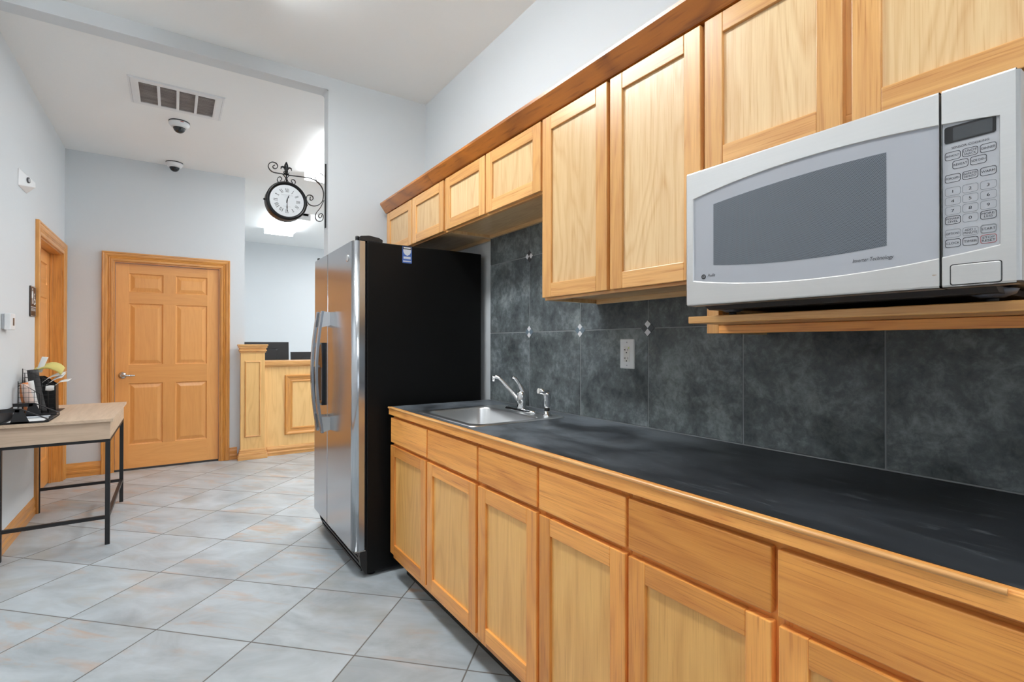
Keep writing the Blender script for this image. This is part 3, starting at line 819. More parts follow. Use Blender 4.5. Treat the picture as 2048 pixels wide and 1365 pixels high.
def outlet():
    y0, y1, z0, z1 = 1.436, 1.514, 1.147, 1.271
    root = thing('wall_outlet', (XT, 1.475, 1.209), 'white double wall outlet on the slate tiles', 'outlet')
    pl = P_right(XT - 0.0003)
    m = MB(); m.loops([[pl(a, b_, d) for a, b_ in rrect(y0 + i, y1 - i, z0 + i, z1 - i, 0.004, 3)] for i, d in ((0, 0), (0, 0.004), (0.003, 0.0065))]); m.build('cover_plate', WHITE, root)
    m = MB(); m.loops([[pl(a, b_, d) for a, b_ in rrect(1.458, 1.492, 1.176, 1.242, 0.002, 2)] for d in (0.0062, 0.0078)]); ins = m.build('receptacle', OFFW, root)
    for zc in (1.226, 1.191):
        m = MB()
        m.prism([(1.482, zc - 0.004), (1.4835, zc - 0.004), (1.4835, zc + 0.004), (1.482, zc + 0.004)], 'x', XT - 0.0085, XT - 0.0079)
        m.prism([(1.484, zc - 0.002), (1.4885, zc - 0.0015), (1.4885, zc + 0.0015), (1.484, zc + 0.002)], 'x', XT - 0.0085, XT - 0.0079)
        m.prism([(1.467, zc - 0.004), (1.469, zc - 0.004), (1.469, zc + 0.004), (1.467, zc + 0.004)], 'x', XT - 0.0085, XT - 0.0079)
        m.prism([(1.4755 + 0.003*math.cos(a*0.7), zc - 0.0115 + 0.003*math.sin(a*0.7)) for a in range(9)], 'x', XT - 0.0085, XT - 0.0079)
        m.build('slot', INK, ins)
    MB().prism([(1.461, 1.231), (1.466, 1.231), (1.466, 1.236), (1.461, 1.236)], 'x', XT - 0.0086, XT - 0.0079).build('indicator', LIME, ins)
    for zc in (1.257, 1.161): MB().lathe([(0.003, 0), (0.003, 0.001)], (XT - 0.0078, 1.475, zc), 'x', 12).build('screw', GREYP, root)
outlet()

# ================================================================== MICROWAVE
def microwave():
    X = 1.055
    root = thing('microwave', (1.28, 0.50, 1.3225), 'silver countertop microwave on the shelf under the oak cabinet', 'microwave')
    zt = lambda y: 1.629 - 0.31*(y - 0.5)**2
    zb = lambda y: 1.380 + 0.31*(y - 0.5)**2
    Z0, Z1 = 1.344, 1.6715
    MB().box(X + 0.028, 1.515, 0.214, 0.788, Z0 + 0.004, Z1 - 0.006).build('housing', CHAR, root, bevel=0.008, seg=3)
    m = MB(); m.prism([(X + 0.03, Z0 + 0.002), (X + 0.05, Z0 - 0.009), (1.50, Z0 - 0.009), (1.50, Z0 + 0.002)], 'y', 0.235, 0.765); m.build('underside', CHAR, root)
    pl = P_right(X)
    def framed(name, ya, yb, ra, rb, close_right):
        """silver bezel between ya(left, larger Y)..yb with arched recess ra..rb"""
        m = MB(); N = 28
        ys = [ra + (rb - ra)*i/N for i in range(N + 1)]
        for a, b_ in zip(ys, ys[1:]):
            m.face([pl(a, zt(a), 0), pl(b_, zt(b_), 0), pl(b_, Z1 - 0.004, 0), pl(a, Z1 - 0.004, 0)])
            m.face([pl(a, zb(a), 0), pl(b_, zb(b_), 0), pl(b_, Z0 + 0.004, 0), pl(a, Z0 + 0.004, 0)])
            l = 0.003
            m.face([pl(a, zt(a), 0), pl(b_, zt(b_), 0), pl(b_, zt(b_) - l*0.4, -0.004), pl(a, zt(a) - l*0.4, -0.004)], smooth=True)
            m.face([pl(a, zb(a), 0), pl(b_, zb(b_), 0), pl(b_, zb(b_) + l, -0.004), pl(a, zb(a) + l, -0.004)], smooth=True)
        def side(y_out, y_in, sg):
            m.face([pl(y_out, Z0 + 0.004, 0), pl(y_in, Z0 + 0.004, 0), pl(y_in, zb(y_in), 0), pl(y_in, zt(y_in), 0), pl(y_in, Z1 - 0.004, 0), pl(y_out, Z1 - 0.004, 0)])
            m.face([pl(y_in, zb(y_in), 0), pl(y_in, zt(y_in), 0), pl(y_in + sg*0.002, zt(y_in), -0.004), pl(y_in + sg*0.002, zb(y_in), -0.004)])
        lo, hi = min(ya, yb), max(ya, yb)
        if ya != ra: side(ya, ra, -1)
        if yb != rb: side(yb, rb, 1)
        # outer returns with a small rounding
        for y_, o_ in ((hi, 1), (lo, -1)):
            r = 0.004 if (o_ > 0) == (ya != ra) or (o_ < 0 and close_right) else 0.0
            r = 0.005 if ((o_ > 0 and ya != ra) or (o_ < 0 and close_right)) else 0.0004
            for (e0, d0), (e1, d1) in zip([(0, 0), (r*0.6, -r*0.35), (r, -r)], [(r*0.6, -r*0.35), (r, -r), (r, -0.032)]):
                m.face([pl(y_ + o_*e0, Z0 + 0.004, d0), pl(y_ + o_*e1, Z0 + 0.004, d1), pl(y_ + o_*e1, Z1 - 0.004, d1), pl(y_ + o_*e0, Z1 - 0.004, d0)])
        for z_, o_ in ((Z1 - 0.004, 1), (Z0 + 0.004, -1)):
            for (e0, d0), (e1, d1) in zip([(0, 0), (0.0028, -0.0012), (0.004, -0.004)], [(0.0028, -0.0012), (0.004, -0.004), (0.004, -0.032)]):
                m.face([pl(lo, z_ + o_*e0, d0), pl(hi, z_ + o_*e0, d0), pl(hi, z_ + o_*e1, d1), pl(lo, z_ + o_*e1, d1)])
        return m
    door = framed('door', 0.792, 0.2975, 0.775, 0.2975, False).build('door', MWST, root)
    def arch(m, ya, yb, d, f0, f1, N=28, smooth=False):
        ys = [ya + (yb - ya)*i/N for i in range(N + 1)]
        for a, b_ in zip(ys, ys[1:]):
            m.face([pl(a, f0(a), d), pl(b_, f0(b_), d), pl(b_, f1(b_), d), pl(a, f1(a), d)])
        return m
    arch(MB(), 0.776, 0.2975, -0.0032, zb, zt).build('door_panel', MWDOOR, door)
    wt = lambda y: 1.596 - 0.2*(y - 0.45)**2
    wb = lambda y: 1.4225 + 0.31*(y - 0.5)**2
    arch(MB(), 0.7205, 0.3725, -0.0028, wb, wt).build('door_window', MWWIN, door)
    t = MB(); text_faces(t, 'Inverter Technology', 0.0098, lambda u, v: pl(0.395 - u, 1.4065 + v, -0.0026), shear=0.25, bold=0.0002, sx=0.80); t.build('lettering', INK, door)
    lg = MB(); lg.prism([(0.747 + 0.0058*math.cos(math.radians(a*18)), 1.4125 + 0.0058*math.sin(math.radians(a*18))) for a in range(20)], 'x', X + 0.0022, X + 0.0032)
    lo_ = lg.build('emblem', INK, door)
    t = MB(); text_faces(t, 'GE', 0.0075, lambda u, v: pl(0.747 - u, 1.4125 + v, -0.0020), shear=0.3, sx=0.8); t.build('monogram', GREYP, lo_)
    t = MB(); text_faces(t, 'Profile', 0.0105, lambda u, v: pl(0.7265 - u, 1.4135 + v, -0.0026), shear=0.45, sx=0.72); t.build('lettering', INK, door)
    m = MB(); m.faces([pl(0.3035 + (0.0030 + 0.0008*math.sin(a*2.3))*math.cos(a*0.63), 1.3665 + (0.0012 + 0.0005*math.sin(a*1.7))*math.sin(a*0.63), 0.0003) for a in range(10)], [tuple(range(10))]); m.build('stain', STAIN, door)
    ctl = framed('control_panel', 0.2935, 0.205, 0.2935, 0.2225, True).build('control_panel', MWST, root)
    arch(MB(), 0.2932, 0.222, -0.0032, zb, zt, 8).build('keypad', KEYPAD, ctl)
    m = MB(); m.loops([[pl(a, b_, d) for a, b_ in rrect(0.2275, 0.2905, 1.5815, 1.6085, 0.003, 3)] for d in (-0.0034, -0.0022)]); ds = m.build('display', BLACK, ctl)
    m = MB(); m.loops([[pl(a, b_, d) for a, b_ in rrect(0.2315, 0.2795, 1.5835, 1.6050, 0.001, 2)] for d in (-0.0024, -0.0019)]); m.build('screen', LCD, ds)
    t = MB(); text_faces(t, 'SENSOR COOKING', 0.0048, lambda u, v: pl(0.2585 - u, 1.5725 + v, -0.0027), bold=0.00012, sx=1.12); t.build('lettering', INK, ctl)
    c1, c2, c3 = (0.2903, 0.2702), (0.2682, 0.2487), (0.2465, 0.2272)
    keys = [('BREAKFAST', c1, 1.560, 1, 0.0040), ('LUNCH/\nSNACK', c2, 1.560, 1, 0.0046), ('DINNER', c3, 1.560, 1, 0.0046),
            ('REHEAT', (0.2805, 0.2605), 1.5440, 1, 0.0046), ('SIDE DISH', (0.2585, 0.2385), 1.5440, 1, 0.0044),
            ('POPCORN', c1, 1.523, 1, 0.0044), ('INVERTER\nDEFROST', c2, 1.523, 1, 0.0042), ('WARM', c3, 1.523, 1, 0.0046)]
    for r, row in enumerate(('123', '456', '789')):
        for ch, c in zip(row, (c1, c2, c3)): keys.append((ch, c, 1.5015 - 0.0157*r, 0, 0.0062))
    keys += [('POWER\nLEVEL', c1, 1.4544, 1, 0.0042), ('0', c2, 1.4544, 0, 0.0062), ('MORE/\nLESS', c3, 1.4544, 1, 0.0042),
             ('OPTIONS', c1, 1.4325, 0, 0.0044), ('ADD 1\nMINUTE', c2, 1.4325, 0, 0.0044), ('START', c3, 1.4325, 3, 0.0048),
             ('CLOCK', c1, 1.4165, 1, 0.0046), ('TIMER', c2, 1.4165, 1, 0.0046), ('STOP\nRESET', c3, 1.4165, 2, 0.0044)]
    for txt, (ya, yb), zc, kind, size in keys:
        h = 0.0068; w_ = 0.0012 if kind == 3 else 0.0007 if kind else 0.00055
        o_ = rrect(yb, ya, zc - h, zc + h, 0.0035, 4); i_ = rrect(yb + w_, ya - w_, zc - h + w_, zc + h - w_, 0.0032, 4)
        m = MB(); n = len(o_)
        V = [pl(a, b_, -0.0028) for a, b_ in o_] + [pl(a, b_, -0.0028) for a, b_ in i_]
        m.faces(V, [(k, (k+1) % n, n + (k+1) % n, n + k) for k in range(n)])
        ko = m.build('key', [GINK, INK, RINK, GINK][kind], ctl)
        t = MB(); text_faces(t, txt, size*1.12, lambda u, v: pl((ya + yb)/2 - u, zc + v, -0.0026), bold=0.00008, lh=0.95, fit=(ya - yb)*0.84 if len(txt) > 1 else (ya - yb)*0.3)
        t.build('key_lettering', INK, ko)
    # release button outline
    o_ = rrect(0.2205, 0.2835, 1.3466, 1.3812, 0.004, 4); i_ = rrect(0.2217, 0.2823, 1.3478, 1.3800, 0.0035, 4)
    m = MB(); n = len(o_)
    m.faces([pl(a, b_, 0.0003) for a, b_ in o_] + [pl(a, b_, 0.0003) for a, b_ in i_], [(k, (k+1) % n, n + (k+1) % n, n + k) for k in range(n)])
    gap = m.build('button_gap', INK, ctl)
    m = MB(); m.loops([[pl(a, b_, d) for a, b_ in rrect(0.2217 + e, 0.2823 - e, 1.3478 + e, 1.3800 - e, 0.0035, 4)] for e, d in ((0, 0.0001), (0.0004, 0.0009), (0.0010, 0.0012))]); m.build('release_button', MWST, ctl)
    for fx, fy in ((1.158, 0.735), (1.158, 0.255), (1.46, 0.735), (1.46, 0.255)):
        f = MB().lathe([(0.034, 0.0215), (0.030, 0.014), (0.017, 0.008), (0.015, 0.007)], (fx, fy, 1.3225), n=20).build('foot', FOOTG, root)
        MB().lathe([(0.009, 0.007), (0.0085, 0.0)], (fx, fy, 1.3226), n=14).build('rubber_foot', RUBBER, f)
microwave()

# ================================================================== REFRIGERATOR
def fridge():
    FY0, FY1 = 2.665, 3.565; XF = 0.785; XB0 = 0.858
    root = thing('refrigerator', (1.2, 3.115, 0), 'side-by-side refrigerator with stainless doors and black sides', 'refrigerator')
    MB().box(XB0, 1.566, FY0, FY1, 0.022, 1.80).build('cabinet_body', FBLACK, root, bevel=0.006, seg=2)
    split = 3.196
    def door(name, y0, y1):
        m = MB(); z0, z1 = 0.150, 1.798
        r = 0.034
        poly = []
        for (cx, cy, a0, rr) in ((XF + r, y0 + r, 180, r if y0 < 3 else 0.004), (XB0 - 0.010, y0, 0, 0), (XB0 - 0.010, y1, 0, 0), (XF + r, y1 - r, 90, r if y1 > 3.5 else 0.004)):
            if rr == 0: poly.append((cx, cy)); continue
            if rr < r: cx = XF + rr; cy = (y0 + rr) if a0 == 180 else (y1 - rr)
            for i in range(7):
                a = math.radians(a0 + 90*i/6) if a0 == 180 else math.radians(90 + 90*i/6)
                poly.append((cx + rr*math.cos(a), cy + rr*math.sin(a)))
        m.prism(poly, 'z', z0, z1, smooth=False)
        for k_, f_ in enumerate(m.f):
            if len(f_) == 4 and (Vector(m.v[f_[0]]) - Vector(m.v[f_[1]])).length < 0.012: m.sm[k_] = True
        return m.build(name, STEEL, root, bevel=0.0)
    fd = door('door', FY0 + 0.002, split - 0.003)
    zd = door('door', split + 0.003, FY1 - 0.002)
    MB().box(XB0 - 0.0095, XB0 - 0.0005, FY0 + 0.012, split - 0.006, 0.16, 1.79).build('gasket', RUBBER, root)
    MB().box(XB0 - 0.0095, XB0 - 0.0005, split + 0.006, FY1 - 0.012, 0.16, 1.79).build('gasket', RUBBER, root)
    def handle(y, parent):
        ZM0, ZM1 = 0.735, 1.425
        pts = []; N = 20
        for i in range(N + 1):
            t = i/N; z = ZM0 - 0.02 + (ZM1 - ZM0 + 0.04)*t
            x = 0.742 - 0.034*math.sin(math.pi*t)
            pts.append((x, y, z))
        h = MB(); V = []
        prof = [(-0.007, -0.016), (-0.010, -0.006), (-0.0085, 0.0), (-0.010, 0.006), (-0.007, 0.016), (0.006, 0.015), (0.006, -0.015)]
        for p in pts: V += [(p[0] + a, p[1] + b_, p[2]) for a, b_ in prof]
        n = len(prof)
        h.faces(V, [(i*n + j, i*n + (j+1) % n, (i+1)*n + (j+1) % n, (i+1)*n + j) for i in range(N) for j in range(n)], smooth=False)
        h.faces(V[:n], [tuple(range(n))]); h.faces(V[-n:], [tuple(range(n))])
        ho = h.build('handle', STEEL, parent)
        for za, zb_ in ((1.348, 1.443), (0.718, 0.812)):
            MB().prism([(XF - 0.0003, za + 0.012), (XF - 0.0003, zb_ - 0.004), (0.742, zb_), (0.736, zb_), (0.732, za), (0.738, za)], 'y', y - 0.0145, y + 0.0145).build('mount', MWST, ho, bevel=0.003, seg=2)
    handle(3.140, fd); handle(3.252, zd)
    # ice and water dispenser
    m = MB()
    def curve(y): return XF - 0.016 - 0.009*(1 - ((y - 3.40)/0.145)**2)
    ys = [3.258 + 0.280*i/14 for i in range(15)]
    for a, b_ in zip(ys, ys[1:]):
        xa, xb = curve(a), curve(b_)
        for z0, z1 in ((1.10, 1.255), (0.866, 0.895)):
            m.face([(xa, a, z0), (xb, b_, z0), (xb, b_, z1), (xa, a, z1)], smooth=True)
            for z_ in (z0, z1): m.face([(xa, a, z_), (xb, b_, z_), (XF - 0.0005, b_, z_), (XF - 0.0005, a, z_)])
    for y_ in (ys[0], ys[-1]):
        m.face([(curve(y_), y_, 0.866), (XF - 0.0005, y_, 0.866), (XF - 0.0005, y_, 1.255), (curve(y_), y_, 1.255)])
        sg = 1 if y_ == ys[0] else -1
        m.face([(curve(y_), y_, 0.895), (curve(y_ + sg*0.02), y_ + sg*0.02, 0.895), (curve(y_ + sg*0.02), y_ + sg*0.02, 1.10), (curve(y_), y_, 1.10)])
        m.face([(curve(y_ + sg*0.02), y_ + sg*0.02, 0.895), (XF - 0.001, y_ + sg*0.02, 0.895), (XF - 0.001, y_ + sg*0.02, 1.10), (curve(y_ + sg*0.02), y_ + sg*0.02, 1.10)])
    dp = m.build('dispenser', GLASSB, zd)
    MB().box(XF - 0.002, XF - 0.0006, 3.282, 3.518, 0.895, 1.10).build('dispenser_recess', BLACK, dp)
    # badge, sticker, hinges, grille, feet
    MB().lathe([(0.021, 0.0), (0.0205, 0.003), (0.017, 0.0045), (0.014, 0.004)], (0, 0, 0), 'x', 24)
    b = MB().lathe([(0.021, 0.0), (0.0205, 0.003), (0.017, 0.0045), (0.013, 0.004)], (0, 0, 0), 'x', 24)
    b.v = [(XF - 0.0002 - x, 2.774 + y, 1.717 + z) for x, y, z in b.v]; b.build('badge', CHROME, fd)
    pl = P_back(FY0)
    st = MB(); st.loops([[pl(a, b_, d) for a, b_ in rrect(1.056, 1.112, 1.701, 1.794, 0.003, 2)] for d in (0.0001, 0.0006)]); so = st.build('sticker', BLUEST, root); tag(so, 'blue and silver sticker')
    MB().prism([(1.058, 1.775), (1.110, 1.775), (1.110, 1.792), (1.058, 1.792)], 'y', FY0 - 0.0009, FY0 - 0.0007).build('dark_band', CHAR, so)
    MB().prism([(1.064, 1.783), (1.104, 1.783), (1.104, 1.789), (1.064, 1.789)], 'y', FY0 - 0.0012, FY0 - 0.0010).build('title_bar', PAPER, so)
    MB().prism([(1.061, 1.777), (1.107, 1.777), (1.106, 1.762), (1.098, 1.749), (1.084, 1.742), (1.070, 1.749), (1.062, 1.762)], 'y', FY0 - 0.0015, FY0 - 0.0013).build('shield', SILVST, so)
    MB().prism([(1.063, 1.724), (1.105, 1.724), (1.105, 1.737), (1.063, 1.737)], 'y', FY0 - 0.0012, FY0 - 0.0010).build('caption_bar', SILVST, so)
    MB().prism([(1.060, 1.708), (1.108, 1.708), (1.108, 1.714), (1.060, 1.714)], 'y', FY0 - 0.0012, FY0 - 0.0010).build('caption_bar', SILVST, so)
    for y0, y1 in ((FY0 + 0.004, FY0 + 0.075), (FY1 - 0.075, FY1 - 0.004)):
        m = MB(); m.prism([(0.824, 1.8005), (0.860, 1.8005), (0.945, 1.8005), (0.945, 1.814), (0.925, 1.824), (0.870, 1.831), (0.824, 1.824)], 'y', y0, y1)
        m.build('hinge_cover', BLACK, root, bevel=0.003, seg=2)
        MB().lathe([(0.010, 0), (0.010, 0.022), (0.008, 0.026)], (0.812, (y0 + 0.02) if y0 < 3 else (y1 - 0.02), 1.7985), n=14).build('hinge_pin', BLACK, root)
    m = MB()
    m.prism([(0.862, 0.022), (0.862, 0.140), (0.825, 0.140), (0.822, 0.12), (0.830, 0.07), (0.850, 0.022)], 'y', FY0 + 0.001, FY0 + 0.03)
    m.prism([(0.862, 0.022), (0.862, 0.140), (0.825, 0.140), (0.822, 0.12), (0.830, 0.07), (0.850, 0.022)], 'y', FY1 - 0.03, FY1 - 0.001)
    for z in (0.030, 0.052, 0.074, 0.096, 0.118): m.box(0.838, 0.850, FY0 + 0.03, FY1 - 0.03, z, z + 0.012)
    m.box(0.852, 0.857, FY0 + 0.03, FY1 - 0.03, 0.025, 0.14)
    m.build('toe_grille', BLACK, root)
    for y in (FY0 + 0.05, FY1 - 0.05):
        for x in (0.90, 1.50): MB().lathe([(0.022, 0), (0.022, 0.023)], (x, y, 0), n=14).build('foot', RUBBER, root)
    MB().box(0.80, 0.855, FY0 + 0.004, FY0 + 0.02, 0.142, 0.149).build('lower_hinge', NICKEL, root)
fridge()

# ================================================================== CEILING ITEMS
def ceiling_light(x0, x1, y0, y1, zc, mat, label):
    root = thing('ceiling_light', ((x0 + x1)/2, (y0 + y1)/2, zc), label, 'ceiling light', 'fluorescent ceiling lights')
    zb = zc - 0.088
    m = MB(); m.box(x0 + 0.03, x1 - 0.03, y0, y1, zc - 0.03, zc - 0.0005); m.box(x0, x1, y0, y0 + 0.012, zb - 0.002, zc - 0.0005); m.box(x0, x1, y1 - 0.012, y1, zb - 0.002, zc - 0.0005)
    m.build('housing', WHITE, root)
    m = MB(); m.prism([(x0 + 0.001, zc - 0.035), (x0 + 0.03, zb), (x1 - 0.03, zb), (x1 - 0.001, zc - 0.035)], 'y', y0 + 0.0125, y1 - 0.0125)
    m.build('diffuser', mat, root)
ceiling_light(0.07, 0.35, 1.60, 2.82, ZK, KLIGHT, 'fluorescent ceiling light above the kitchen floor')
ceiling_light(0.0, 0.42, -0.82, 0.40, ZK, NLIGHT, 'unseen ceiling light added for fill near the camera')
ceiling_light(1.135, 1.545, 4.38, 5.61, ZL, LLIGHT, 'bright fluorescent ceiling light above the clock, nearer one')
ceiling_light(1.170, 1.590, 7.42, 8.69, ZL, LLIGHT, 'bright fluorescent ceiling light seen below the clock, farther one')
ceiling_light(2.4, 2.82, 4.38, 5.61, ZL, DLIGHT, 'unseen fill light added deep in the lobby, near row')
ceiling_light(2.9, 3.32, 7.6, 8.83, ZL, DLIGHT, 'unseen fill light added deep in the lobby, far row')

def air_vent():
    x0, x1, y0, y1 = -0.268, 0.309, 4.24, 4.69
    root = thing('ceiling_vent', (0.02, 4.465, ZL), 'white return air vent with dusty grille on the ceiling', 'vent')
    pl = lambda s_, t, d=0.0: (s_, t, ZL - d)
    MB().moulding(pl, (x0 + 0.06, x1 - 0.06, y0 + 0.05, y1 - 0.05), [(0, 0.0012), (0, 0.012), (0.012, 0.014), (0.045, 0.012), (0.05, 0.0005)], 'LTRB').build('frame', WHITE, root)
    MB().box(x0, x0 + 0.012, y0, y1, ZL - 0.009, ZL - 0.0005).box(x1 - 0.012, x1, y0, y1, ZL - 0.009, ZL - 0.0005).build('flange', WHITE, root)
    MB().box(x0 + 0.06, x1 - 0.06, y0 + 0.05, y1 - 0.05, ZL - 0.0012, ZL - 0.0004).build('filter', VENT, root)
    w = (x1 - x0 - 0.12)/4
    m = MB()
    for k in (1, 2, 3): m.box(x0 + 0.06 + w*k - 0.009, x0 + 0.06 + w*k + 0.009, y0 + 0.05, y1 - 0.05, ZL - 0.013, ZL - 0.002)
    m.build('divider', WHITE, root)
    m = MB(); n = 22
    for k in range(n):
        y = y0 + 0.056 + (y1 - y0 - 0.112)*k/(n - 1)
        m.face([(x0 + 0.06, y - 0.004, ZL - 0.010), (x1 - 0.06, y - 0.004, ZL - 0.010), (x1 - 0.06, y + 0.003, ZL - 0.003), (x0 + 0.06, y + 0.003, ZL - 0.003)])
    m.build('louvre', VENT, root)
air_vent()

def dome_camera(x, y, label):
    root = thing('dome_camera', (x, y, ZL), label, 'security camera', 'dome cameras on the lobby ceiling')
    MB().lathe([(0.0735, -0.0004), (0.0735, -0.008)], (x, y, ZL), n=36).build('gasket', RUBBER, root)
    MB().lathe([(0.073, -0.0082), (0.0725, -0.022), (0.060, -0.040), (0.046, -0.050), (0.043, -0.046)], (x, y, ZL), n=36).build('shell', WHITE, root)
    m = MB().lathe([(0.043*math.cos(a), -0.046 - 0.043*math.sin(a)) for a in [math.radians(9*i) for i in range(10)]], (x, y, ZL), n=28)
    m.build('dome', GLASSB, root)
    MB().lathe([(0.024, -0.046), (0.024, -0.030)], (x, y, ZL), n=16).build('camera_module', CHAR, root)
    return root
c1 = dome_camera(0.033, 4.925, 'white dome camera on the ceiling beside the vent')
MB().box(0.040, 0.062, 4.850, 4.8535, ZL - 0.019, ZL - 0.014).build('red_mark', RINK, c1)
dome_camera(0.002, 6.060, 'white dome camera on the ceiling close to the far wall')

# ================================================================== CLOCK
def station_clock():
    YC, cx, cz = 3.636, 0.6215, 2.197
    root = thing('wall_clock', (XE, YC, cz), 'black round double-sided station clock on a scrolled wall bracket', 'clock')
    R = 0.127
    y0 = YC - 0.036
    MB().lathe([(0.104, -0.036), (0.123, -0.036), (0.127, -0.028), (0.1255, -0.018), (0.127, -0.010), (0.127, 0.010), (0.1255, 0.018), (0.127, 0.028), (0.123, 0.036), (0.104, 0.036)], (cx, YC, cz), 'y', 72).build('case', IRON, root)
    for sg in (-1, 1):
        MB().lathe([(0.1265, 0.030*sg), (0.1272, 0.037*sg), (0.1245, 0.044*sg), (0.119, 0.047*sg), (0.113, 0.046*sg), (0.108, 0.042*sg), (0.1055, 0.038*sg), (0.1045, 0.0363*sg)], (cx, YC, cz), 'y', 72, cap=False).build('bezel', IRON, root)
    dl = MB().lathe([(0.1048, -0.0365), (0.1048, -0.0370)], (cx, YC, cz), 'y', 64).build('dial', DIAL, root)
    MB().lathe([(0.1048, 0.0365), (0.1048, 0.0370)], (cx, YC, cz), 'y', 64).build('dial', DIAL, root)
    yd = YC - 0.0374
    put = lambda u, v: (cx + u, yd, cz + v)
    # roman numerals from serifed strokes, tops turned outwards
    def numeral(m, txt, ang):
        adv = {'I': 0.0062, 'V': 0.0125, 'X': 0.0125}; H = 0.0225; W = sum(adv[c] for c in txt)
        def P_(u, v):
            r = 0.0695 + v; a = ang
            return put(math.sin(a)*r + math.cos(a)*u, math.cos(a)*r - math.sin(a)*u)
        def bar(u0, v0, u1, v1, w):
            d = Vector((u1 - u0, v1 - v0)).normalized(); n_ = Vector((-d.y, d.x))*w/2
            m.face([P_(u0 + n_.x, v0 + n_.y), P_(u1 + n_.x, v1 + n_.y), P_(u1 - n_.x, v1 - n_.y), P_(u0 - n_.x, v0 - n_.y)])
        x = -W/2; t_, b_ = H/2, -H/2
        for c in txt:
            w = adv[c]; xm = x + w/2
            if c == 'I': bar(xm, b_, xm, t_, 0.0026)
            if c == 'V': bar(x + 0.0022, t_, xm, b_, 0.0030); bar(x + w - 0.0022, t_, xm, b_, 0.0011)
            if c == 'X': bar(x + 0.0020, t_, x + w - 0.0020, b_, 0.0030); bar(x + w - 0.0020, t_, x + 0.0020, b_, 0.0011)
            bar(x + 0.0006, t_, x + w - 0.0006, t_, 0.0010)
            if c != 'V': bar(x + 0.0006, b_, x + w - 0.0006, b_, 0.0010)
            x += w
    for i, txt in enumerate(['XII', 'I', 'II', 'III', 'IV', 'V', 'VI', 'VII', 'VIII', 'IX', 'X', 'XI']):
        m = MB(); numeral(m, txt, math.radians(30*i)); m.build('numeral', INK, dl)
    m = MB()
    for i in range(60):
        a = math.radians(6*i); r0, r1, w = (0.0895, 0.0925, 0.0004) if i % 5 else (0.0885, 0.0935, 0.0009)
        d = Vector((math.sin(a), math.cos(a))); n_ = Vector((d.y, -d.x))*w
        m.face([put(*(d*r0 + n_)), put(*(d*r1 + n_)), put(*(d*r1 - n_)), put(*(d*r0 - n_))])
    m.build('minute_track', FINK, dl)
    m = MB(); text_faces(m, 'PADDINGTON STN', 0.0125, lambda u, v: put(u, 0.0365 + v), bold=0.0002, sx=0.66); text_faces(m, 'LONDON', 0.0085, lambda u, v: put(u, 0.0245 + v), sx=0.9)
    text_faces(m, 'WESTERN RAILWAY', 0.0070, lambda u, v: put(u, -0.0385 + v), sx=0.8); m.build('dial_lettering', FINK, dl)
    def hand(name, ang, L, w, y):
        d = Vector((math.sin(ang), math.cos(ang))); n_ = Vector((d.y, -d.x))
        pts = [(-0.014, 0.8*w), (0.0, w*1.2), (L*0.30, w*0.75), (L*0.62, w*1.45), (L*0.80, w*0.6), (L, 0.0003)]
        poly = [d*a + n_*b_ for a, b_ in pts] + [d*a - n_*b_ for a, b_ in reversed(pts)]
        MB().prism([(cx + p.x, cz + p.y) for p in poly], 'y', y - 0.0008, y).build(name, INK, root)
    hand('hour_hand', math.radians(17), 0.044, 0.0026, yd - 0.0016)
    hand('minute_hand', math.radians(180), 0.074, 0.0026, yd - 0.0030)
    MB().lathe([(0.0045, 0), (0.0045, -0.004)], (cx, yd - 0.0008, cz), 'y', 14).build('hub', INK, root)
    MB().lathe([(0.008, 0), (0.008, 0.012), (0.005, 0.017)], (0, 0, 0), 'x', 12)
    # bracket: every scroll is a flat iron strap in the plane Y = YC
    K = (0.743 - 0.513) / (1025 - 520)
    def q(px, py):
        # scroll control points: (px, py) counted in twentieths of the bracket's own drawing grid
        return (cx + 0.0055 + (px - 775)*K*1.0, YC, cz + (0.0 if True else 0) - (py - 785)*K*1.047 + (px - 775)*K*0.135)
    def scroll(pts, w=0.012, t=0.0045): return MB().strap(smooth_path([q(*p) for p in pts], 6), w, t)
    MB().box(XE - 0.0068, XE - 0.0005, YC - 0.010, YC + 0.010, 2.058, 2.502).build('back_bar', IRON, root)
    scroll([(612, 272), (583, 292), (600, 320), (635, 315), (648, 280), (625, 245), (575, 233), (535, 258), (525, 300), (550, 345), (600, 375), (700, 388), (820, 405), (1000, 420), (1090, 430), (1170, 460), (1250, 530), (1290, 620), (1290, 700), (1270, 770), (1215, 818), (1150, 832), (1090, 812), (1060, 775), (1045, 735), (1055, 690), (1090, 675), (1130, 690), (1142, 725), (1120, 750), (1097, 738), (1102, 700)]).build('scroll_arm', IRON, root)
    scroll([(1300, 745), (1250, 850), (1190, 930), (1175, 990), (1195, 1040), (1240, 1055), (1275, 1040), (1290, 1000), (1285, 960), (1260, 942), (1228, 955), (1222, 985), (1245, 1003), (1266, 985), (1266, 965)], 0.010, 0.004).build('lower_scroll', IRON, root)
    scroll([(1280, 490), (1232, 490), (1190, 462), (1168, 405), (1180, 375), (1215, 356), (1260, 360), (1296, 395)], 0.010, 0.003).build('upper_scroll', IRON, root)
    scroll([(682, 492), (704, 465), (690, 435), (660, 440), (644, 475), (665, 512), (710, 515), (745, 480), (755, 440), (720, 397)], 0.010, 0.004).build('stem_scroll', IRON, root)
    scroll([(856, 518), (834, 482), (852, 462), (884, 478), (888, 515), (860, 535), (820, 525), (790, 495), (776, 450), (806, 408)], 0.010, 0.004).build('stem_scroll', IRON, root)
    a, b_ = q(768, 395), q(768, 522)
    MB().tube([a, b_], 0.0042, 10).build('stem', IRON, root)
    # fleur-de-lis finial
    zf = q(768, 395)[2]; xf = q(766, 395)[0]
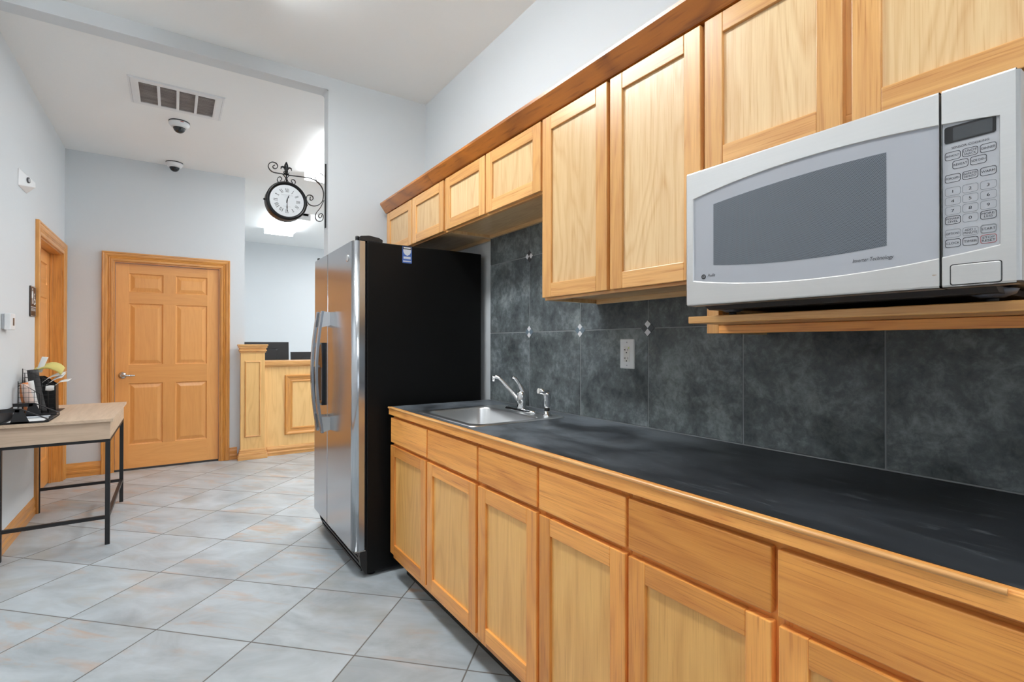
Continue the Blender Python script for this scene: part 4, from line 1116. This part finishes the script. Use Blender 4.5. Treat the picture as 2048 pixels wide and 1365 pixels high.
    f = MB(); f.lathe([(0.016, 0.0), (0.017, 0.004), (0.010, 0.008), (0.009, 0.012), (0.013, 0.015), (0.013, 0.021), (0.009, 0.024), (0.008, 0.030), (0.0135, 0.050), (0.0125, 0.062), (0.006, 0.078), (0.001, 0.086)], (xf, YC, zf), n=16)
    for sg in (-1, 1):
        p = smooth_path([(xf + sg*0.004, YC, zf + 0.026), (xf + sg*0.012, YC, zf + 0.042), (xf + sg*0.022, YC, zf + 0.048), (xf + sg*0.031, YC, zf + 0.042), (xf + sg*0.033, YC, zf + 0.030)], 4)
        f.tube(p, [0.006]*5 + [0.0065]*4 + [0.0055]*4 + [0.003]*4, 8)
        p = smooth_path([(xf + sg*0.006, YC, zf + 0.006), (xf + sg*0.014, YC, zf + 0.008), (xf + sg*0.018, YC, zf + 0.016)], 4)
        f.tube(p, 0.003, 8)
    f.build('finial', IRON, root)
    MB().lathe([(0.006, 0.0), (0.006, 0.006), (0.003, 0.010)], (cx - R - 0.010, YC + 0.0, cz), 'x', 12).build('knob', IRON, root)
    MB().lathe([(0.003, 0.0), (0.006, 0.004), (0.006, 0.010)], (cx + R + 0.0002, YC + 0.0, cz), 'x', 12).build('knob', IRON, root)
station_clock()

# ================================================================== LEFT WALL ITEMS
def motion_sensor():
    y0, y1, z0, z1 = 4.489, 4.717, 2.274, 2.392
    root = thing('wall_sensor', (XL, 4.6, 2.33), 'white wedge-shaped sensor high on the left wall', 'sensor')
    W_ = XL + 0.0004
    pts = [(W_, y0, z1), (W_, y0, z0), (W_, y1, z0), (W_, y1, z1), (XL + 0.050, y1 - 0.017, 2.352), (XL + 0.052, y1 - 0.020, 2.320), (XL + 0.007, y0 + 0.012, z0 + 0.006), (XL + 0.006, y0 + 0.006, z1 - 0.004), (XL + 0.030, y1 - 0.004, 2.340)]
    bm = bmesh.new()
    for p in pts: bm.verts.new(p)
    r_ = bmesh.ops.convex_hull(bm, input=bm.verts)
    bmesh.ops.dissolve_limit(bm, angle_limit=0.03, verts=bm.verts, edges=bm.edges)
    m = MB(); bm.verts.index_update()
    for f in bm.faces: m.face([tuple(v.co) for v in f.verts])
    bm.free()
    m.build('cover', WHITE, root, bevel=0.006, seg=3, weld=True)
    A, B, D = Vector(pts[7]), Vector(pts[6]), Vector(pts[5])
    nn = (D - B).cross(A - B).normalized()
    if nn.x < 0: nn = -nn
    c = (Vector(pts[7]) + Vector(pts[6]) + Vector(pts[4]) + Vector(pts[5]))/4 + Vector((0, 0.0, 0.006))
    ln = MB().tube([tuple(c - nn*0.004), tuple(c + nn*0.006)], 0.019, 24).build('lens_ring', CHAR, root)
    MB().tube([tuple(c + nn*0.0061), tuple(c + nn*0.008)], 0.0125, 20).build('lens', GREYP, ln)
motion_sensor()
def thermostat():
    root = thing('thermostat', (XL, 4.19, 1.38), 'white thermostat with small display on the left wall', 'thermostat')
    MB().box(XL + 0.0004, XL + 0.012, 4.134, 4.236, 1.334, 1.424).build('back_plate', GREYP, root, bevel=0.002)
    b = MB().box(XL + 0.0122, XL + 0.040, 4.130, 4.240, 1.330, 1.428).build('cover', WHITE, root, bevel=0.004, seg=3)
    MB().box(XL + 0.0398, XL + 0.0408, 4.182, 4.216, 1.356, 1.402).build('display', TBROWN, root)
thermostat()
def restroom_sign():
    y0, y1, z0, z1 = 4.815, 4.976, 1.440, 1.656
    root = thing('restroom_sign', (XL, 4.9, 1.55), 'dark brown restroom sign beside the left door casing', 'sign')
    pl = P_left(XL + 0.0004)
    m = MB(); m.loops([[pl(a, b_, d) for a, b_ in rrect(y0, y1, z0, z1, 0.010, 4)] for d in (0, 0.008)], cap0=True); m.build('plaque', BROWN, root)
    def ring(s0, s1, t0, t1, w, d):
        o_ = rrect(s0, s1, t0, t1, 0.007, 4); i_ = rrect(s0 + w, s1 - w, t0 + w, t1 - w, 0.006, 4); n = len(o_)
        return MB().faces([pl(a, b_, d) for a, b_ in o_] + [pl(a, b_, d) for a, b_ in i_], [(k, (k+1) % n, n + (k+1) % n, n + k) for k in range(n)]) 
    m = MB(); d = 0.0084
    o_ = rrect(y0 + 0.003, y1 - 0.003, z0 + 0.003, z1 - 0.003, 0.008, 4); i_ = rrect(y0 + 0.0048, y1 - 0.0048, z0 + 0.0048, z1 - 0.0048, 0.007, 4); n = len(o_)
    m.faces([pl(a, b_, d) for a, b_ in o_] + [pl(a, b_, d) for a, b_ in i_], [(k, (k+1) % n, n + (k+1) % n, n + k) for k in range(n)])
    m.build('border', PAPER, root)
    # pictograms: as read, left = smaller Y
    def figure(m, yc, skirt):
        zc = 1.596
        m.faces([pl(yc + 0.0085*math.cos(a*0.45), 1.634 + 0.0085*math.sin(a*0.45), d) for a in range(14)], [tuple(range(14))])
        if skirt: m.face([pl(yc - 0.008, 1.622, d), pl(yc + 0.008, 1.622, d), pl(yc + 0.022, 1.570, d), pl(yc - 0.022, 1.570, d)])
        else: m.face([pl(yc - 0.014, 1.622, d), pl(yc + 0.014, 1.622, d), pl(yc + 0.014, 1.572, d), pl(yc - 0.014, 1.572, d)])
        for s_ in (-1, 1): m.face([pl(yc + s_*0.001, 1.570, d), pl(yc + s_*0.009, 1.570, d), pl(yc + s_*0.009, 1.530, d), pl(yc + s_*0.001, 1.530, d)])
        for s_ in (-1, 1): m.face([pl(yc + s_*0.0145, 1.621, d), pl(yc + s_*0.020, 1.619, d), pl(yc + s_*0.026, 1.580, d), pl(yc + s_*0.021, 1.580, d)])
    m = MB(); figure(m, 4.868, True); m.build('pictogram', PAPER, root)
    m = MB(); m.face([pl(4.893, 1.640, d), pl(4.8955, 1.640, d), pl(4.8955, 1.530, d), pl(4.893, 1.530, d)]); m.build('divider_line', PAPER, root)
    # wheelchair user
    m = MB(); yc = 4.930
    m.faces([pl(yc - 0.006 + 0.008*math.cos(a*0.45), 1.600 + 0.008*math.sin(a*0.45), d) for a in range(14)], [tuple(range(14))])
    V = []; 
    for i in range(19):
        a = math.radians(100 + 14*i); V += [pl(yc + 0.024*math.cos(a), 1.550 + 0.024*math.sin(a), d), pl(yc + 0.017*math.cos(a), 1.550 + 0.017*math.sin(a), d)]
    m.faces(V, [(2*i, 2*i + 2, 2*i + 3, 2*i + 1) for i in range(18)])
    for (a, b_, c, e) in ((yc - 0.010, yc - 0.002, 1.590, 1.558), (yc - 0.002, yc + 0.018, 1.566, 1.558), (yc + 0.016, yc + 0.023, 1.566, 1.536), (yc + 0.020, yc + 0.034, 1.542, 1.535), (yc - 0.002, yc + 0.012, 1.581, 1.576)):
        m.face([pl(a, c, d + 0.0003), pl(b_, c, d + 0.0003), pl(b_, e, d + 0.0003), pl(a, e, d + 0.0003)])
    m.build('pictogram', PAPER, root)
    m = MB(); m.face([pl(y0 + 0.012, 1.510, d), pl(y1 - 0.012, 1.510, d), pl(y1 - 0.012, 1.5065, d), pl(y0 + 0.012, 1.5065, d)]); m.build('divider_line', PAPER, root)
    m = MB(); text_faces(m, 'RESTROOM', 0.026, lambda u, v: pl(4.8955 + u, 1.488 + v, d), bold=0.0006, sx=0.85); m.build('lettering', PAPER, root)
restroom_sign()

# ================================================================== SIDE TABLE AND PAPERS
TZ = 0.783
def side_table():
    x0, x1, y0, y1 = -0.8385, -0.308, 3.970, 5.060
    root = thing('side_table', (-0.57, 4.515, 0), 'small washed-oak table with black metal legs against the left wall', 'table')
    MB().box(x0, x1, y0, y1, TZ - 0.018, TZ, 'y').build('tabletop', TABLEW, root, bevel=0.0015)
    m = MB(); a0, a1, b0, b1 = x0 + 0.0105, x1 - 0.016, y0 + 0.022, y1 - 0.022
    m.box(a0, a1, b0, b0 + 0.018, 0.656, TZ - 0.0185, 'x'); m.box(a0, a1, b1 - 0.018, b1, 0.656, TZ - 0.0185, 'x')
    m.box(a0, a0 + 0.018, b0 + 0.018, b1 - 0.018, 0.656, TZ - 0.0185, 'y'); m.box(a1 - 0.018, a1, b0 + 0.018, b1 - 0.018, 0.656, TZ - 0.0185, 'y')
    m.box(a0 + 0.018, a1 - 0.018, b0 + 0.018, b1 - 0.018, 0.656, 0.664, 'y')
    m.build('apron', TABLEW, root, bevel=0.001, seg=1)
    w = 0.024
    lx = (a0 + 0.0, a1 - w - 0.0); ly = (b0 + 0.008, b1 - w - 0.006)
    m = MB()
    m.box(a0, a1, ly[0], ly[0] + w, 0.638, 0.655); m.box(a0, a1, ly[1], ly[1] + w, 0.638, 0.655)
    m.box(lx[0], lx[0] + 0.018, ly[0] + w, ly[1], 0.638, 0.655); m.box(lx[1], lx[1] + w, ly[0] + w, ly[1], 0.638, 0.655)
    m.build('upper_frame', BLACKM, root)
    for x in lx:
        for y in ly: MB().box(x, x + (w if x > -0.6 else 0.018), y, y + w, 0.0, 0.6375).build('leg', BLACKM, root)
    for y in ly: MB().box(lx[0] + 0.018, lx[1], y + 0.002, y + w - 0.002, 0.160, 0.180).build('stretcher', BLACKM, root)
    MB().box(lx[1] + 0.002, lx[1] + w - 0.002, ly[0] + w, ly[1], 0.160, 0.180).build('stretcher', BLACKM, root)
side_table()

def letter_tray():
    root = thing('letter_tray', (-0.715, 4.16, TZ), 'black metal letter tray at the near end of the side table', 'desk tray')
    xa, xb = -0.828, -0.610; z = TZ + 0.0006
    m = MB(); m.box(xa, xb, 3.996, 4.330, z, z + 0.003); m.build('base', BLACKM, root)
    for y in (3.992, 4.334):
        m = MB()
        zt = z + 0.086
        m.tube([(xa, y, zt), (-0.755, y, zt + 0.001), (-0.728, y, zt), (xb, y, z + 0.018), (xb, y, z + 0.004)], 0.0035, 8)
        m.prism([(xa, zt - 0.018), (-0.735, zt - 0.018), (-0.735, zt), (xa, zt)], 'y', y - 0.0012, y + 0.0012)
        m.prism([(-0.775, z + 0.003), (-0.690, z + 0.003), (-0.722, zt), (-0.752, zt)], 'y', y - 0.0012, y + 0.0012)
        m.prism([(xa, z + 0.003), (xb, z + 0.003), (xb, z + 0.012), (xa, z + 0.012)], 'y', y - 0.0012, y + 0.0012)
        m.build('side_frame', BLACKM, root)
    m = MB(); m.tube([(xb, 3.992, z + 0.012), (xb, 4.334, z + 0.012)], 0.0035, 8); m.build('front_rod', BLACKM, root)
    m = MB(); m.box(xa, xa + 0.003, 3.996, 4.330, z + 0.004, z + 0.07); m.build('back_plate', BLACKM, root)
letter_tray()
tag(MB().box(-0.800, -0.640, 4.04, 4.20, TZ + 0.0042, TZ + 0.0062).build('paper_sheet', PAPER), 'white paper lying in the near part of the letter tray', 'paper')
tag(MB().box(-0.790, -0.650, 4.235, 4.320, TZ + 0.0042, TZ + 0.0075).build('envelope', SILVST), 'pale envelope lying in the far part of the letter tray', 'envelope')

def wire_sorter():
    root = thing('file_sorter', (-0.74, 4.5, TZ), 'black wire file sorter on the side table behind the tray', 'file sorter')
    z = TZ + 0.0006; R_ = 0.0028
    m = MB(); m.box(-0.826, -0.640, 4.385, 4.760, z, z + 0.003); m.build('base', BLACKM, root)
    def panel(y, xa, xb, zl, zr):
        m = MB()
        m.tube([(xa, y, z + 0.003), (xa, y, zl), (xb, y, zr), (xb, y, z + 0.003)], R_, 8)
        for k in range(1, 4):
            x = xa + (xb - xa)*k/4; m.tube([(x, y, z + 0.003), (x, y, zl + (zr - zl)*k/4)], 0.0013, 6)
        h = 0.03
        zz = z + h
        while zz < zl - 0.01:
            xe = xb if zz < zr else xa + (xb - xa)*(zl - zz)/(zl - zr)
            m.tube([(xa, y, zz), (xe, y, zz)], 0.0013, 6); zz += h
        m.build('wire_panel', BLACKM, root)
    panel(4.395, -0.815, -0.715, z + 0.224, z + 0.140)
    panel(4.510, -0.815, -0.690, z + 0.300, z + 0.215)
    panel(4.566, -0.815, -0.665, z + 0.270, z + 0.180)
    for y in (4.395, 4.510):
        y2 = 4.510 if y < 4.4 else 4.566
        MB().tube([(-0.8155, y, z + 0.19), (-0.8155, y2, z + 0.21)], R_, 8).build('side_wire', BLACKM, root)
wire_sorter()
def sheet(name, pts_row0, pts_row1, mat, label, cat, th=0.0012, group=None):
    """bent sheet between two polylines, with real thickness"""
    a = smooth_path(pts_row0, 4); b_ = smooth_path(pts_row1, 4)
    m = MB(); n = len(a); N_ = []
    for i in range(n):
        t = (a[min(i+1, n-1)] - a[max(i-1, 0)]); w = b_[i] - a[i]; N_.append(t.cross(w).normalized()*th)
    for i in range(n - 1):
        m.face([a[i], a[i+1], b_[i+1], b_[i]], smooth=True)
        m.face([a[i] + N_[i], a[i+1] + N_[i+1], b_[i+1] + N_[i+1], b_[i] + N_[i]], smooth=True)
        m.face([a[i], a[i+1], a[i+1] + N_[i+1], a[i] + N_[i]]); m.face([b_[i], b_[i+1], b_[i+1] + N_[i+1], b_[i] + N_[i]])
    for i in (0, n-1): m.face([a[i], b_[i], b_[i] + N_[i], a[i] + N_[i]])
    return tag(m.build(name, mat), label, cat, group)
z = TZ + 0.004
PINK = plain('pale_pink_paper', (0.78, 0.60, 0.52), 0.7)
sheet('brochure', [(-0.812, 4.430, z + 0.205), (-0.812, 4.432, z + 0.12), (-0.792, 4.434, z + 0.03), (-0.780, 4.434, z)], [(-0.775, 4.430, z + 0.212), (-0.768, 4.432, z + 0.12), (-0.752, 4.434, z + 0.03), (-0.745, 4.434, z)], OPAPER, 'orange brochure in the front pocket of the file sorter', 'brochure', 0.004)
sheet('leaflet', [(-0.806, 4.414, z + 0.205), (-0.796, 4.416, z + 0.12), (-0.770, 4.418, z + 0.03), (-0.760, 4.418, z)], [(-0.772, 4.414, z + 0.198), (-0.750, 4.416, z + 0.12), (-0.726, 4.418, z + 0.03), (-0.720, 4.418, z)], PINK, 'pale pink leaflet in front of the orange brochure', 'leaflet', 0.004)
sheet('leaflet', [(-0.790, 4.446, z + 0.212), (-0.775, 4.448, z + 0.12), (-0.750, 4.450, z + 0.03), (-0.742, 4.450, z)], [(-0.752, 4.446, z + 0.222), (-0.738, 4.448, z + 0.12), (-0.722, 4.450, z + 0.03), (-0.718, 4.450, z)], PAPER, 'white leaflet behind the orange brochure', 'leaflet', 0.004)
def magazine_file():
    root = thing('magazine_file', (-0.735, 4.68, z), 'black magazine file standing in the back of the file sorter', 'magazine file')
    m = MB(); y0, y1 = 4.655, 4.752; zt = z + 0.235
    for y in (y0, y1 - 0.004): m.prism([(-0.810, z), (-0.672, z), (-0.674, zt - 0.060), (-0.745, zt), (-0.810, zt)], 'y', y, y + 0.004)
    m.box(-0.810, -0.806, y0 + 0.004, y1 - 0.004, z, zt); m.box(-0.678, -0.673, y0 + 0.004, y1 - 0.004, z, zt - 0.062); m.box(-0.806, -0.678, y0 + 0.004, y1 - 0.004, z, z + 0.004)
    m.build('box', BLACK, root)
magazine_file()
sheet('folder', [(-0.800, 4.540, z + 0.285), (-0.790, 4.542, z + 0.15), (-0.780, 4.542, z)], [(-0.745, 4.545, z + 0.29), (-0.728, 4.548, z + 0.15), (-0.700, 4.548, z)], CHAR, 'dark folder in the middle pocket of the file sorter', 'folder', 0.006)
sheet('card', [(-0.765, 4.585, z + 0.27), (-0.748, 4.588, z + 0.33), (-0.735, 4.590, z + 0.372)], [(-0.735, 4.590, z + 0.265), (-0.718, 4.594, z + 0.325), (-0.703, 4.596, z + 0.368)], PAPER, 'white card sticking up at the top of the file sorter', 'card')
sheet('notepad', [(-0.785, 4.575, z + 0.262), (-0.745, 4.572, z + 0.284), (-0.705, 4.570, z + 0.292), (-0.660, 4.575, z + 0.270), (-0.640, 4.580, z + 0.246)], [(-0.775, 4.650, z + 0.290), (-0.735, 4.650, z + 0.312), (-0.690, 4.650, z + 0.326), (-0.655, 4.650, z + 0.318), (-0.630, 4.650, z + 0.290)], YPAPER, 'yellow notepad bent over the top of the file sorter', 'notepad', 0.007)
for i, (dz, xe, tilt, lab) in enumerate(((0.240, -0.618, 0.016, 'white sheet under the yellow notepad, topmost of the drooping sheets'), (0.222, -0.620, 0.022, 'white sheet drooping from the file sorter, second from the top'), (0.196, -0.590, 0.010, 'white sheet reaching out lowest from the file sorter'))):
    sheet('paper_sheet', [(-0.735 + 0.02*i, 4.592 + 0.004*i, z + dz - 0.045), (-0.700 + 0.02*i, 4.588, z + dz - 0.016), (-0.660 + 0.01*i, 4.580, z + dz), (xe - 0.012, 4.585, z + dz + 0.004)], [(-0.735 + 0.02*i, 4.650, z + dz - 0.043), (-0.700 + 0.02*i, 4.650, z + dz - 0.010 + tilt*0.3), (-0.660 + 0.01*i, 4.650, z + dz + tilt), (xe, 4.650, z + dz + 0.008 + tilt)], PAPER, lab, 'paper', 0.002, 'loose sheets in the file sorter')
sheet('paper_tag', [(-0.702, 4.500, z + 0.178), (-0.680, 4.500, z + 0.182), (-0.660, 4.500, z + 0.180)], [(-0.704, 4.500, z + 0.150), (-0.682, 4.500, z + 0.146), (-0.660, 4.500, z + 0.149)], PAPER, 'small white tag on the wire of the file sorter', 'tag')

# ================================================================== RECEPTION
def reception_post():
    root = thing('reception_post', (0.715, 6.19, 0), 'panelled oak post with cap at the end of the reception desk', 'post')
    x0, x1, y0, y1 = 0.597, 0.832, 6.080, 6.144
    MB().box(x0, x1, y0, y1, 0.0, 1.15, 'z').build('shaft', DESKW, root, bevel=0.002)
    m = MB(); pl = P_back(y0)
    m.moulding(pl, (0.652, 0.778, 0.255, 1.045), [(0.0, 0.0008), (0.002, 0.006), (0.008, 0.010), (0.014, 0.006), (0.016, 0.0003)], 'LTRB'); m.build('panel_moulding', FRAME, root)
    m = MB()
    for z0, z1, e in ((1.150, 1.166, 0.010), (1.166, 1.182, 0.018), (1.182, 1.202, 0.012), (1.202, 1.222, 0.022), (1.222, 1.240, 0.030)):
        m.box(x0 - e, x1 + e, y0 - e, y1, z0, z1, 'x', tone=(0.6, 0.3))
    m.build('cap', FRAME, root, bevel=0.004, seg=3)
    m = MB()
    for z0, z1, e in ((0.0, 0.045, 0.026), (0.045, 0.068, 0.020), (0.068, 0.090, 0.013), (0.090, 0.112, 0.008)):
        m.box(x0 - e, x1 + e, y0 - e, y1, z0, z1, 'x', tone=(0.6, 0.3))
    m.build('base', FRAME, root, bevel=0.004, seg=3)
reception_post()
def reception_desk():
    root = thing('reception_desk', (1.7, 6.3, 0), 'oak reception desk with raised counter behind the refrigerator', 'desk')
    x0, x1, yf = 0.862, 2.60, 6.145
    MB().box(0.646, x1, yf, yf + 0.10, 0.0, 0.99, 'z').build('front_panel', DESKW, root)
    m = MB(); m.prism([(yf - 0.028, 1.000), (yf - 0.035, 1.015), (yf - 0.035, 1.048), (yf - 0.028, 1.055), (yf + 0.33, 1.055), (yf + 0.33, 0.991), (yf - 0.018, 0.991)], 'x', 0.834, x1, g='x'); m.build('counter', FRAME, root)
    pl = P_back(yf)
    for a in (1.128, 2.03):
        MB().moulding(pl, (a, a + 0.60 if a < 2 else 2.52, 0.300, 0.812), [(0.0, 0.0005), (0.004, 0.008), (0.016, 0.010), (0.022, 0.006), (0.050, 0.012), (0.062, 0.020), (0.074, 0.022), (0.080, 0.016), (0.083, 0.0005)], 'LTRB').build('panel_moulding', TRIM, root)
    m = MB(); m.prism([(yf - d*1.1, z_*0.78) for d, z_ in BASEP], 'x', x0 + 0.002, x1); m.build('base_moulding', FRAME, root)
    MB().box(0.64, x1, yf + 0.34, yf + 1.0, 0.71, 0.74, 'x').build('work_surface', DESKW, root)
    MB().box(x0, x0 + 0.03, yf + 0.1, yf + 0.99, 0.0, 0.709).box(x1 - 0.03, x1, yf + 0.1, yf + 0.99, 0.0, 0.709).build('side_panel', DESKW, root)
reception_desk()
def monitor(x0, x1, z1, y, h, label, back=True):
    root = thing('monitor', ((x0 + x1)/2, y, 0.74), label, 'monitor')
    xc = (x0 + x1)/2
    MB().prism([(y, z1 - h), (y + 0.035, z1 - h), (y + 0.065, z1), (y + 0.030, z1)], 'x', x0, x1).build('screen_shell', BLACK, root, bevel=0.004)
    m = MB(); m.loops([[(a, y - 0.002 - d*0.4 + (b_ - (z1 - h))*0.09, b_) for a, b_ in rrect(xc - 0.13 + e, xc + 0.13 - e, z1 - h + 0.03 + e, z1 - 0.08 - e, 0.02, 4)] for e, d in ((0, -0.004), (0.004, 0.05), (0.015, 0.07))], smooth=False); hsg = m.build('rear_housing', BLACK, root)
    if back:
        m = MB(); m.prism([(xc - 0.11, z1 - 0.175), (xc - 0.045, z1 - 0.175), (xc - 0.045, z1 - 0.135), (xc - 0.11, z1 - 0.135)], 'y', y - 0.026, y - 0.0195); m.build('label_plate', GREYP, root)
    MB().box(xc - 0.03, xc + 0.03, y + 0.0, y + 0.03, 0.757, z1 - h + 0.02).build('neck', BLACK, root)
    MB().lathe([(0.12, 0.0), (0.12, 0.008), (0.04, 0.015)], (xc, y + 0.02, 0.7405), n=32).build('foot', BLACK, root)
monitor(0.705, 1.215, 1.268, 6.86, 0.34, 'black monitor seen from behind above the reception counter')
monitor(1.27, 1.78, 1.140, 7.02, 0.30, 'lower black monitor right of the taller one behind the reception counter', False)
def desk_phone():
    root = thing('desk_phone', (1.58, 6.33, 1.055), 'dark desk phone with silver handset on the reception counter', 'telephone')
    MB().prism([(6.26, 1.0555), (6.42, 1.0555), (6.42, 1.105), (6.26, 1.080)], 'x', 1.44, 1.68).build('body', BLACK, root, bevel=0.004)
    MB().tube(smooth_path([(1.455, 6.30, 1.096), (1.50, 6.30, 1.113), (1.60, 6.30, 1.113), (1.66, 6.30, 1.100)], 4), 0.014, 10).build('handset', SILVST, root)
desk_phone()
tag(MB().box(1.368, 1.385, 6.24, 6.26, 1.0555, 1.085).build('label_holder', PAPER), 'small white item standing on the reception counter beside the phone', 'card')
